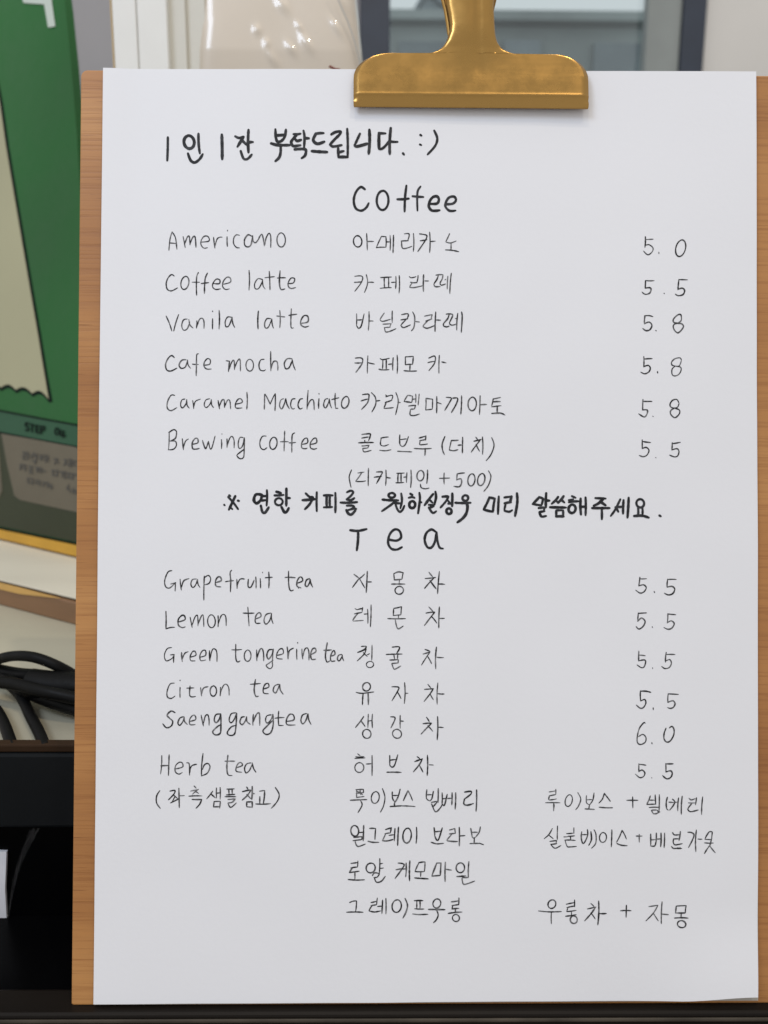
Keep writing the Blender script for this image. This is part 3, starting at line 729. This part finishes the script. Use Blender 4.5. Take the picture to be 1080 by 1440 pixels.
W('pen words Brewing coffee', 220, 595, K2, 1.8, 'pen', """82,60 78,168; s 80,60 110,42 128,55 122,95 95,112 85,115; s 85,115 120,115 128,140 110,165 75,170
165,100 172,170; s 172,155 185,115 205,100
s 225,135 262,125 262,100 245,98 228,125 230,160 250,165 272,160
s 292,110 305,150 315,160 330,115; s 330,115 340,160 352,155 372,82
412,105 412,162; 415,68 415,72
447,100 447,155; s 447,145 465,95 480,85 492,110 492,158
s 550,92 528,92 518,130 525,160 545,145 555,95; s 557,92 556,160 552,215 530,225 510,205 530,185 556,165
s 695,82 670,85 655,120 660,155 680,168 700,155
o 740,128,23,38,8
812,50 808,178; 785,118 835,118
s 875,62 860,75 857,130 857,185; 840,125 882,122
s 920,135 955,125 955,98 938,98 920,125 920,155 940,162 955,158
s 975,135 1012,125 1012,98 995,98 975,125 975,155 995,165 1015,160""")
W('pen words cold brew and dutch in Korean', 480, 595, K2, 1.9, 'pen', """s 130,72 180,68 182,85 172,112; 130,95 172,88; 148,110 150,122; 108,125 205,123; 130,145 175,140; 175,140 168,155; 135,160 170,157; s 135,160 145,182 190,172
250,95 298,88; s 252,95 248,135 270,145 300,135; s 243,172 280,175 315,168
370,75 370,135; s 370,135 385,148 405,135 425,85; 372,105 412,100; 355,178 447,182
s 492,95 535,82; 535,80 532,108; 495,112 535,105; 498,115 495,135; s 497,138 530,135 545,132; 460,160 570,160; s 530,160 530,185 528,205
s 655,85 638,130 640,170 652,200
695,110 740,108; 695,112 683,165; s 683,170 710,175 738,168; 738,140 765,138; 767,90 765,190
850,90 862,105; 838,115 888,102; 880,105 820,185; 852,135 875,180; 892,88 892,198
s 950,92 965,140 945,200 915,238""")
W('pen note, decaffeinated plus 500, in brackets', 480, 650, K2, 1.9, 'pen', """s 65,48 50,90 55,130 62,160
105,68 145,62; s 128,68 90,120; s 92,122 130,122 155,118; 172,38 170,150
s 222,62 258,62 250,85 222,135; 208,95 255,90; 282,50 280,148; 282,95 312,100
350,70 400,68; 360,70 358,128; 378,70 378,128; 345,130 395,128; 395,95 415,92; 415,65 412,128; 440,50 438,160
o 500,85,22,32; 545,50 540,135; s 500,138 505,160 530,168 555,163
650,68 650,140; 620,102 685,100
730,75 780,68; 732,78 730,110; s 728,112 755,105 760,130 745,155 710,152
o 822,112,22,38,8
o 884,110,22,38,8
s 930,55 945,90 930,145 900,185""")
W('bold marker request in Korean, first half, from the reference mark to weak coffee', 300, 680, K2, 3.8, 'marker', """95,85 158,162; 140,80 100,165; 70,134 74,138; 102,75 108,79; 157,108 164,110; 118,158 122,162
s 305,70 270,70 258,105 275,125 300,105 310,72; 305,80 340,80; 340,42 338,140; 308,108 340,105; s 302,140 312,180 330,182 352,150
400,52 428,60; 388,75 445,72; o 415,115,24,22; 463,32 462,140; 465,90 485,92; s 432,148 450,180 465,178 478,155
s 585,62 610,85 630,90 610,130 580,162; 565,105 645,98; 655,55 655,175
700,75 755,75; 718,75 718,148; 738,75 738,148; 700,150 752,148; 772,60 772,182
s 845,55 870,45 885,55 870,78 845,98; s 845,100 870,105 892,92; 805,120 910,117; s 845,140 880,140 890,150 865,165; s 845,170 890,158 905,160; s 842,168 855,190 875,195 900,168""")
W('bold marker request in Korean, middle part', 520, 680, K2, 3.8, 'marker', """@520,680,6.75; o 208,112,30,22; s 122,152 180,158 270,160; s 245,158 210,195 115,262; 235,185 285,188; s 298,95 305,160 290,235; s 245,200 262,245 285,268 310,250 328,210
s 385,97 405,108; s 370,135 400,128 425,136; o 402,200,28,32; s 470,88 475,150 458,282; 470,175 488,178
s 600,100 560,150 520,205; 565,150 595,182; s 622,78 628,130 612,200; 560,202 605,205; 570,228 605,215; s 560,228 585,268 605,278 630,262
690,125 745,122; s 745,125 720,170 670,228; s 735,155 760,185; 782,95 780,215; 745,190 775,186; o 750,262,24,26
o 905,138,27,26; 810,182 955,182; s 895,160 925,210 915,280 880,330 830,368
@520,680,4.5; s 755,90 740,125 720,162; 720,165 775,178; 755,88 790,95; 790,95 778,178; 815,82 810,192
s 850,88 895,82; 895,82 885,118; 852,125 892,118; s 858,125 850,165; s 852,172 880,178 900,168; s 930,62 932,120 918,205""")
W('bold marker request in Korean, last part, please tell us', 720, 680, K2, 3.8, 'marker', """s 170,88 130,130; 130,130 185,138; 170,85 195,95; 195,95 185,138; 215,62 213,150; 215,108 235,108; 168,155 205,152; 205,152 200,172; 172,180 205,175; s 172,182 185,208 215,205
s 290,85 275,105 250,128; 275,105 290,122; s 325,80 310,100 290,122; 308,102 330,120; 240,150 340,152; 278,172 278,208; 278,170 322,170; 322,170 322,208; 278,208 325,208
378,80 400,90; 358,118 420,112; s 358,105 385,100; o 378,160,22,26; 432,95 434,195; 463,88 463,200; 436,148 460,146
525,92 590,95; s 575,98 545,125 515,140; 555,112 590,138; 505,155 615,155; 565,158 566,225
s 682,100 650,165 622,205; 652,150 670,178; 665,148 695,146; 703,105 700,190; 735,90 728,215
o 808,125,24,26; 795,155 795,200; 822,155 822,200; s 770,205 820,203 862,215
930,202 938,207""")
W('marker heading that reads Tea', 480, 730, K1, 3.6, 'marker', """s 65,80 120,85 182,72; 122,88 112,225
s 345,148 400,155 432,130 420,85 385,75 350,110 338,170 360,212 400,220 438,202
s 680,90 650,75 615,100 602,150 620,200 650,205 675,165 688,95; s 688,95 695,160 710,205 735,213""")
W('pen words Grapefruit tea', 220, 790, K2, 1.8, 'pen', """s 100,55 75,65 55,115 60,155 85,165 120,135; 92,140 125,132; 122,130 120,185
152,110 160,178; s 160,160 175,120 208,105
s 255,108 230,112 220,140 232,162 250,145 262,110; s 262,110 265,140 278,162
305,90 302,242; s 305,100 330,85 345,105 335,135 305,145
s 378,130 412,118 405,95 388,98 375,125 380,152 410,158
s 478,52 468,70 472,120 470,190; 438,125 490,118
510,110 512,168; s 512,150 530,110 560,108
s 583,110 582,155 600,158 620,115; s 630,95 632,130 632,165
658,105 660,165; 673,65 673,70
712,65 712,165; 690,100 735,97
s 837,58 838,140 848,180 868,178; 815,98 880,100
s 890,135 925,120 920,98 905,98 890,125 892,155 915,162; 900,165 902,168; 913,163 915,166
s 970,105 950,115 942,145 955,155 970,130 972,110; s 975,110 978,135 990,160""")
W('pen words grapefruit tea in Korean', 480, 790, K1, 1.8, 'pen', """92,90 130,118; s 168,88 148,108 125,125; 130,118 80,185; 132,122 170,188; s 188,68 185,140 180,222; 188,145 220,145
378,85 382,128; s 380,85 412,72 447,78; 447,78 438,125; 382,130 438,125; 420,130 418,158; 362,160 460,160; o 418,205,30,28
633,75 660,108; 605,120 682,112; s 670,115 640,145 600,192; 640,135 685,195; s 708,68 700,150 695,230; 700,160 748,162""")
W('pen words Lemon tea', 220, 840, K2, 1.8, 'pen', """62,88 62,195; s 62,198 90,190 118,188
s 140,155 182,140 178,115 160,115 140,140 142,175 165,190 185,185
215,125 228,190; s 228,175 245,125 262,115 265,180; s 267,165 285,120 298,115 302,185
o 350,150,24,40
392,115 392,185; s 392,170 412,115 432,108 442,130 443,178
580,60 588,180; 550,98 620,98
s 630,135 662,120 658,98 642,100 628,125 630,160 660,162
s 725,98 695,108 682,145 695,168 718,145 728,105; s 730,100 730,135 740,165""")
W('pen words lemon tea in Korean', 480, 840, K1, 1.8, 'pen', """98,80 115,88; 115,88 155,78; s 155,72 150,105; 95,118 150,108; s 120,115 82,165; 85,170 160,165; 165,120 190,118; 190,85 192,188; 215,52 210,212
378,80 375,130; 380,78 435,65; 435,65 430,125; 375,130 430,125; 413,130 412,148; 335,152 465,152; s 390,162 400,210 415,225 448,205
632,68 665,105; 612,112 675,105; 675,105 600,202; 650,135 690,185; 708,68 704,220; 708,150 745,150""")
W('pen words Green tongerine tea', 220, 890, K3, 1.8, 'pen', """s 85,78 60,85 45,120 55,150 85,138 97,120; 78,118 98,116; 98,115 95,160
138,105 142,155; s 142,140 155,110 175,100
s 185,130 215,120 212,100 198,100 185,125 188,148 212,150
s 240,130 268,120 268,95 252,95 238,120 242,148 270,145
290,95 292,150; s 292,140 305,90 322,88 330,110 330,155
s 432,60 432,130 440,155 455,150; 410,90 465,88
o 496,122,18,30
545,90 546,150; s 546,135 562,90 575,85 582,110 583,150
s 630,88 610,92 600,120 610,140 628,115 635,85; s 635,85 630,150 630,180 615,192 597,175 615,160 635,145
s 655,120 688,110 685,85 668,88 655,110 655,135 685,140
710,75 715,140; s 715,130 722,95 745,80
762,85 763,143; 767,50 767,55
790,85 795,140; s 795,125 805,88 820,80 828,105 828,145
s 840,115 865,100 862,82 848,85 838,110 842,140 865,140
s 927,52 917,120 925,155 940,150; 908,92 950,90
s 945,125 968,115 965,95 955,100 945,125 948,150 970,150
s 1005,115 988,120 982,140 992,150 1005,130 1008,118; s 1008,118 1010,135 1017,150""")
W('pen words green tangerine tea in Korean', 480, 895, K1, 1.8, 'pen', """s 145,70 180,70 165,92 118,112; 118,114 178,92; s 180,88 165,125 115,175; 160,115 188,142; 187,130 205,122; 222,60 220,170; o 207,200,26,22
s 368,75 412,72 420,85 400,120; 325,128 440,125; 380,130 385,160; 408,130 406,160; 350,168 412,165; 412,165 410,190; 365,192 412,188; s 365,195 380,232 400,228 430,210
605,92 640,105; 590,125 640,110; 640,110 578,205; 625,145 652,195; 687,75 682,232; 690,148 738,150""")
W('pen words Citron tea', 220, 945, K2, 1.8, 'pen', """s 115,68 88,75 70,120 72,155 95,165 120,150
152,95 152,160; 152,50 152,54
s 215,85 212,140 225,155 250,152; 195,100 240,98
282,95 288,150; s 288,135 300,100 330,90
o 362,118,20,32
408,95 405,150; s 405,135 425,85 445,75 460,100 462,145
s 628,45 620,110 630,150 648,150; 595,75 660,70
s 680,105 712,92 708,70 690,75 678,100 680,130 710,135
s 775,75 750,85 740,115 755,130 770,105 780,78; s 782,75 785,110 803,138""")
W('pen word Saenggangtea', 220, 945, K2, 1.9, 'pen', """s 120,255 95,245 70,270 85,290 105,310 95,340 65,350 42,325
s 175,280 150,290 138,320 150,335 170,310 178,282; s 178,282 180,310 198,330
s 215,310 250,298 245,272 228,275 212,300 215,330 248,330
285,270 300,340; s 300,320 312,275 328,270 335,300 335,335
s 405,262 378,268 368,300 380,318 400,295 408,260; s 410,262 410,340 405,385 375,395 358,375 385,345 408,330
s 505,255 475,262 462,300 475,318 495,295 508,258; s 510,258 505,340 495,390 465,398 450,380 475,345 505,335
s 560,280 540,285 530,315 545,330 565,305 572,280; s 572,280 575,310 595,328
615,265 612,335; s 612,315 635,265 652,258 655,300 655,335
s 728,268 700,275 692,305 705,320 728,295 738,265; s 738,265 740,330 725,380 695,392 675,370 700,340 740,300
775,245 775,335; 750,290 810,285; 775,335 805,335
s 825,310 870,300 868,270 845,265 825,295 828,330 880,332
s 950,260 925,270 915,305 928,325 948,300 958,262; s 960,262 965,300 980,330""")
W('pen words citron tea in Korean', 480, 950, K1, 1.9, 'pen', """o 182,78,28,30; s 107,118 150,125 235,115; 158,125 153,207; 193,125 195,207
s 365,78 410,80 412,100 365,180; 405,115 432,165; 457,48 455,200; 460,125 482,125
s 625,60 645,85; 600,97 665,92; s 665,92 640,130 597,185; 640,128 665,172; 697,50 692,205; 697,128 742,130""")
W('pen words ginger tea in Korean', 480, 950, K1, 1.9, 'pen', """s 162,292 140,325 102,372; 140,322 172,365; 195,275 192,372; 192,325 222,320; 225,275 225,375; o 184,418,30,32
s 355,295 385,298 385,320 358,375; 425,285 425,378; 425,325 450,327; o 402,418,32,32
615,298 635,330; 590,345 650,340; 652,342 575,422; 625,360 662,402; 695,293 692,463; 697,370 738,373""")
W('pen words Herb tea', 210, 1045, K1, 1.9, 'pen', """92,88 83,222; 145,82 140,232; 85,162 145,160
s 190,185 242,170 238,140 215,138 190,165 190,205 215,222 240,210
s 270,140 290,150 292,230; s 292,215 305,165 345,150
s 390,72 380,160 378,235; s 378,235 420,215 440,170 425,145 400,155 385,190
s 570,85 562,170 570,225 600,232; 548,128 620,128
s 632,175 672,160 668,140 650,140 632,165 630,200 670,208
s 735,140 705,148 690,180 700,212 725,195 745,150; s 745,140 755,180 773,208""")
W('pen note in Korean brackets, see the samples at the left', 210, 1045, K1, 1.9, 'pen', """s 78,340 55,380 55,430 82,470
s 150,345 185,340 180,365 140,408; 175,370 208,400; 185,388 165,425; 155,430 215,400; 215,325 218,465; 218,378 255,377
325,308 340,325; 300,345 358,332; s 355,332 330,352 312,368; 335,348 358,362; 287,382 383,380; 310,405 380,405; s 380,405 365,440 338,470
460,345 415,402; 445,365 480,395; 487,322 487,395; 487,360 512,358; 513,318 513,405; 470,420 465,460; 470,420 515,418; 515,418 510,468; 465,460 510,458
562,330 615,328; 575,330 578,368; 600,330 600,365; 558,372 620,368; 548,385 628,385; s 570,405 625,400; s 622,402 600,425 570,430; s 570,435 590,462 630,430
705,315 715,330; 675,348 735,335; s 735,338 710,375 672,410; 705,368 735,400; 745,310 742,405; 745,362 762,362; 705,425 705,458; 705,422 745,420; 745,420 745,462; 705,458 745,460
798,345 835,340; 835,340 825,435; 800,385 800,435; 770,437 878,435
s 912,318 940,370 925,420 882,470""")
W('pen words herb tea in Korean', 480, 1050, K1, 1.9, 'pen', """118,48 137,62; 98,82 172,78; 105,70 165,68; o 130,148,32,35; 180,122 215,120; 222,60 222,207
350,60 350,130; s 350,130 365,145 385,130 408,55; 352,95 395,90; 330,182 433,183
548,70 568,85; s 530,105 585,85; s 585,85 565,125 520,180; 560,125 590,182; 622,58 620,207; 635,128 665,130""")
W('pen words rooibos bilberry in Korean with a written-over first letter', 480, 1050, K1, 1.9, 'pen', """105,308 160,305; 160,305 160,330; 108,335 158,330; 110,335 110,365; 110,365 165,358; 135,305 140,345; 110,310 112,335; 115,320 155,345; 65,385 185,380; s 138,385 150,420 120,475
o 245,365,28,42,10; s 297,300 315,360 305,425 282,472
s 368,325 370,370 385,395; s 425,305 410,360 388,400; 372,350 412,348; 385,400 383,430; 353,430 440,425
s 482,315 465,350 448,388; s 482,315 500,350 515,388; 430,425 533,430
s 618,308 615,370 640,390; s 665,320 655,370 640,390; 618,345 655,345; 700,300 698,400; 650,400 690,392; s 690,400 665,430; s 652,410 680,468 715,440 730,410
728,330 728,410; s 728,410 745,420 765,340; 730,375 765,370; 770,372 795,370; 800,330 798,420; 826,330 822,450
s 890,325 935,320 935,340 890,375; s 890,375 885,410 910,420 955,408; 977,308 973,465""")
W('pen words Earl Grey bravo in Korean', 480, 1145, K1, 2.0, 'pen', """o 97,118,28,38; 162,78 158,190; 130,130 160,128; 90,165 150,158; 150,160 148,180; 85,188 150,180; s 100,195 108,218 125,230 175,212
205,100 248,100; 248,100 243,180; s 193,192 230,200 272,200
320,108 360,95; 362,95 355,130; 315,138 355,132; s 320,138 298,185; s 298,188 330,190 375,180; 345,150 385,145; 388,100 383,190; 413,90 407,225
o 475,152,30,53,8; 543,92 540,210
670,95 675,155; s 675,155 690,185 705,175 730,95; 675,125 715,120; s 648,200 690,212 740,208
780,112 820,100; s 820,100 825,135; 780,140 825,135; s 800,140 762,185; 765,190 840,195; 852,92 852,228; 852,155 895,152
935,100 945,160; s 1005,88 995,130 968,165; s 945,160 955,170 968,165; 940,130 985,128; 962,170 960,210; 930,210 1000,208; 1000,208 1028,218""")
W('pen words royal chamomile in Korean', 480, 1145, K1, 2.0, 'pen', """70,352 120,345; 120,335 118,375; 70,385 118,378; s 80,385 58,415; 58,418 130,408; 98,415 98,465; 50,468 168,470
o 212,385,32,35,20; 278,318 275,425; 280,355 300,352; 280,388 305,385; s 225,440 240,420 275,425; s 275,428 260,450 235,455; s 240,460 255,488 290,480 318,445
s 410,350 445,355 450,375 388,462; 395,398 445,388; 445,395 465,392; 468,350 465,450; 495,335 493,480
s 560,350 533,410; 560,348 605,342; 605,342 600,412; 533,412 600,412; 575,412 573,448; 530,458 630,465
s 690,350 655,440; 690,350 720,350; 720,350 715,440; 655,445 715,440; 752,345 750,485; 755,395 797,402
o 860,385,30,35; 922,340 918,455; 835,448 900,442; 875,455 918,455; s 872,462 880,500 905,502 965,480""")
W('pen words grape oolong in Korean', 480, 1200, K1, 2.0, 'pen', """s 60,352 85,342 108,340; 110,340 103,418; 38,422 158,422
215,352 255,342; 260,320 255,365; 215,375 255,368; s 225,370 200,410; s 200,412 240,420 285,412; 262,380 290,378; 298,335 293,432; 322,322 322,435
o 400,378,33,45,10; s 460,322 478,370 468,420 445,465
528,340 590,340; 545,342 545,395; 568,342 568,395; 530,398 598,400; s 515,435 560,440 627,438
o 690,360,28,32; 630,403 750,405; s 690,410 700,445 685,480 665,500
s 795,348 850,340; 850,320 848,370; 800,375 848,368; 805,378 800,398; 800,400 850,395; 825,400 825,428; 772,432 872,422; o 828,465,25,25""")
W('pen note at the right, rooibos plus bilberry in Korean', 750, 1100, K4, 1.8, 'pen', """92,55 132,48; 130,40 130,70; 92,78 130,70; 92,80 88,100; 90,102 135,95; 70,118 155,118; 118,120 117,165
o 205,105,20,34,10; s 258,58 275,95 262,135 245,158
s 308,75 308,115 325,128; s 352,60 345,100 325,130; 310,100 340,98; 325,130 322,152; 300,152 355,155
s 412,62 400,95 380,118; s 412,62 430,85 447,108; s 382,142 420,145 460,145
577,82 578,148; 542,102 608,102
@900,1105,10.8; s 148,145 130,200 95,270; 95,275 235,270; 222,130 230,270; 140,210 215,210; 285,125 278,395; 130,320 270,318; 165,362 240,358; 165,365 195,415; s 195,415 240,412 295,385; 250,360 275,395
s 408,165 390,240 395,330 420,362; s 485,195 520,235 490,300 440,362; 430,240 500,245; 520,245 555,238; 578,175 565,375; 632,150 618,425
s 735,180 770,205 830,185; 848,170 832,280; 725,250 830,250; s 780,255 735,310 715,345; s 715,350 760,385 875,358; 942,160 925,430""")
W('pen note at the right, Ceylon base plus bergamot in Korean', 750, 1150, K4, 1.8, 'pen', """s 110,60 90,95 62,120; 90,100 115,120; 140,45 138,125; 95,135 135,130; 135,130 130,148; 100,152 135,148; s 100,152 125,175 160,158
@785,1155,13.5; 290,110 292,215; 150,222 290,210; 100,285 175,282; 180,272 305,262; 225,270 228,345; 115,345 320,350; s 125,355 165,465 230,472 340,462
s 438,180 428,290 445,380 465,410; s 545,140 550,240 510,350 470,410; 440,240 560,240; s 610,180 620,330 570,440; s 670,145 705,230 700,400 620,495
@750,1150,4.154; o 403,110,20,28,8; 455,65 452,165
s 515,68 500,105 482,138; s 515,68 530,95 540,120; s 485,145 510,155 545,158
615,92 615,138; 598,102 632,102
682,90 682,155; s 682,160 705,160 712,135; 715,85 712,150; 685,125 712,122; 718,120 740,118; 742,85 740,165; 763,85 760,170
@935,1155,13.5; s 135,200 160,240 205,245 270,240; 282,180 255,350; 150,320 255,318; s 155,320 145,380 175,430 240,425 320,408; s 115,465 150,500 220,500 310,502; 235,485 238,515; 275,480 278,515
s 425,195 490,200 540,240 510,340 435,485; 585,150 575,565; 615,322 690,325
s 825,185 780,250 745,320; s 825,185 860,180 888,190; 885,190 870,330; 745,325 870,330; 735,393 905,395; s 865,335 850,400 835,450; s 830,450 780,520 735,595; 840,455 940,580""")
W('pen note at the right, oolong tea plus grapefruit in Korean', 740, 1250, K4, 1.8, 'pen', """o 148,85,22,25,10; s 70,125 130,130 205,128; 145,130 145,200
232,85 280,75; 280,60 280,100; 235,105 282,95; 240,110 235,125; 235,128 290,120; 228,155 290,145; 262,130 262,150; o 275,175,20,22
375,80 395,100; 355,112 405,100; s 400,105 375,140 338,182; 375,135 400,170; 420,65 415,205; 420,138 465,138
582,90 580,160; 547,122 610,122
s 712,98 765,90; s 765,92 740,135 695,182; 738,135 768,182; 790,70 785,198; 790,142 828,145
872,95 868,132; 872,95 930,92; 930,92 925,135; 868,135 925,135; 902,138 900,160; 862,165 942,165; o 903,200,24,20""")
W('pen price 5.0 beside Americano', 880, 320, 9, 1.9, 'pen', """s 245,120 245,190 238,260; 250,155 345,150; s 240,230 290,220 340,260 330,310 275,348 220,300; 415,315 415,335; o 690,265,60,105,12""")
W('pen price 5.5 beside Coffee latte', 880, 320, 9, 1.9, 'pen', """245,675 240,775; 245,675 358,675; s 240,770 300,765 315,790 295,835 240,848 200,820; 480,835 483,842; 668,660 655,790; 668,662 778,665; s 655,785 710,770 740,800 720,850 660,865 622,845""")
W('pen price 5.8 beside Vanila latte', 880, 320, 9, 2.0, 'pen', """238,1120 230,1225; s 230,1120 290,1118 340,1132; s 230,1220 290,1200 325,1240 300,1295 250,1308 208,1280; 375,1305 380,1312; s 700,1150 690,1105 650,1110 600,1160 600,1200 650,1215 700,1220 725,1255 690,1310 650,1335 610,1300 595,1250 620,1220 660,1210 695,1180 700,1140""")
W('pen price 5.8 beside Cafe mocha', 880, 490, 8.467, 1.9, 'pen', """208,100 207,225; 210,130 310,125; s 207,220 260,205 285,235 270,280 220,305 170,285; 372,280 373,298; s 655,140 640,115 580,125 540,165 545,200 580,212 630,210 655,150; s 580,215 545,250 545,310 575,330 620,315 650,270 645,225 580,212""")
W('pen price 5.8 beside Caramel Macchiato', 880, 490, 8.467, 1.9, 'pen', """198,610 195,735; 198,633 305,633; s 190,735 245,735 250,770 215,818 145,780; 315,808 320,815; s 625,650 600,610 550,620 520,665 530,700 570,712 610,700 628,655; s 570,715 530,740 525,780 560,820 590,822 630,780 630,735 570,712""")
W('pen price 5.5 beside Brewing coffee', 880, 490, 8.467, 1.9, 'pen', """188,1090 188,1195; 190,1110 288,1122; s 185,1195 235,1180 268,1215 245,1270 200,1290 152,1275; 348,1300 353,1306; 545,1125 540,1210; 545,1135 645,1118; s 540,1210 600,1195 625,1225 610,1280 570,1292 512,1270""")
W('pen price 5.5 beside Grapefruit tea', 870, 800, 9, 1.9, 'pen', """265,105 250,215; 268,125 350,122; s 250,215 310,200 345,235 320,285 270,305 212,268; 445,285 452,300; 615,128 608,230; 615,132 725,132; s 608,230 670,220 705,255 680,310 625,328 572,305""")
W('pen price 5.5 beside Lemon tea', 870, 800, 9, 1.9, 'pen', """245,555 237,665; 245,562 350,555; s 240,660 285,620 330,660 310,720 255,760 217,728; 420,730 425,742; 618,565 610,685; 618,568 718,578; s 610,680 660,655 698,690 670,745 620,762 565,738""")
W('pen price 5.5 beside Green tongerine tea', 870, 800, 9, 1.9, 'pen', """252,1040 250,1165; 265,1090 335,1098; s 250,1162 320,1150 338,1175 320,1235 285,1248 228,1212; 425,1248 427,1262; 597,1055 587,1180; 600,1080 708,1080; s 587,1165 640,1145 662,1190 635,1245 580,1258 540,1232""")
W('pen price 5.5 beside Citron tea', 870, 950, 9, 1.9, 'pen', """272,190 275,320; s 272,195 340,195 405,210; s 275,320 325,300 340,345 310,400 270,410 220,370; 432,405 434,430; 622,225 618,340; 622,228 752,235; s 618,335 680,315 708,350 690,395 650,412 610,400""")
W('pen price 6.0 beside Saenggangtea', 870, 950, 9, 1.9, 'pen', """s 330,600 315,592 260,660 232,760 232,840 270,868 330,840 340,780 300,740 245,770; 415,845 418,860; s 595,660 570,730 570,800 605,838 650,820 690,750 695,680 670,640 635,660""")
W('pen price 5.5 beside Herb tea', 870, 950, 9, 1.9, 'pen', """250,1110 250,1215; 250,1118 340,1130; s 250,1210 290,1190 325,1225 310,1270 260,1285 205,1240; 412,1288 413,1292; 590,1108 592,1215; 590,1112 685,1112; s 590,1215 650,1200 672,1235 650,1285 600,1300 548,1258""")
def write_all():
    for li, (label, ox, oy, k, wd, ink, data) in enumerate(INK):
        V = []; F = []
        for j, (kd, v) in enumerate(parse(data)):
            if kd == '@': ox, oy, k = v; continue
            P = [(ox + q[0], oy + q[1]) for q in stroke_pts(kd, v, k)]
            ly = 0.00005 + (j % 40)*1.5e-6 + (li % 2)*1e-6
            def place(px, py, ly=ly):
                x, z = on_board(px, py); return Vector((x, -lift(x, z) - ly, z))
            ribbon(V, F, P, wd, place, 0.25 if ink == 'marker' else 0.5, 0.16 if ink == 'marker' else 0.35)
        o = mesh('handwriting', V, F, M[ink], paper); o['label'] = label
write_all()
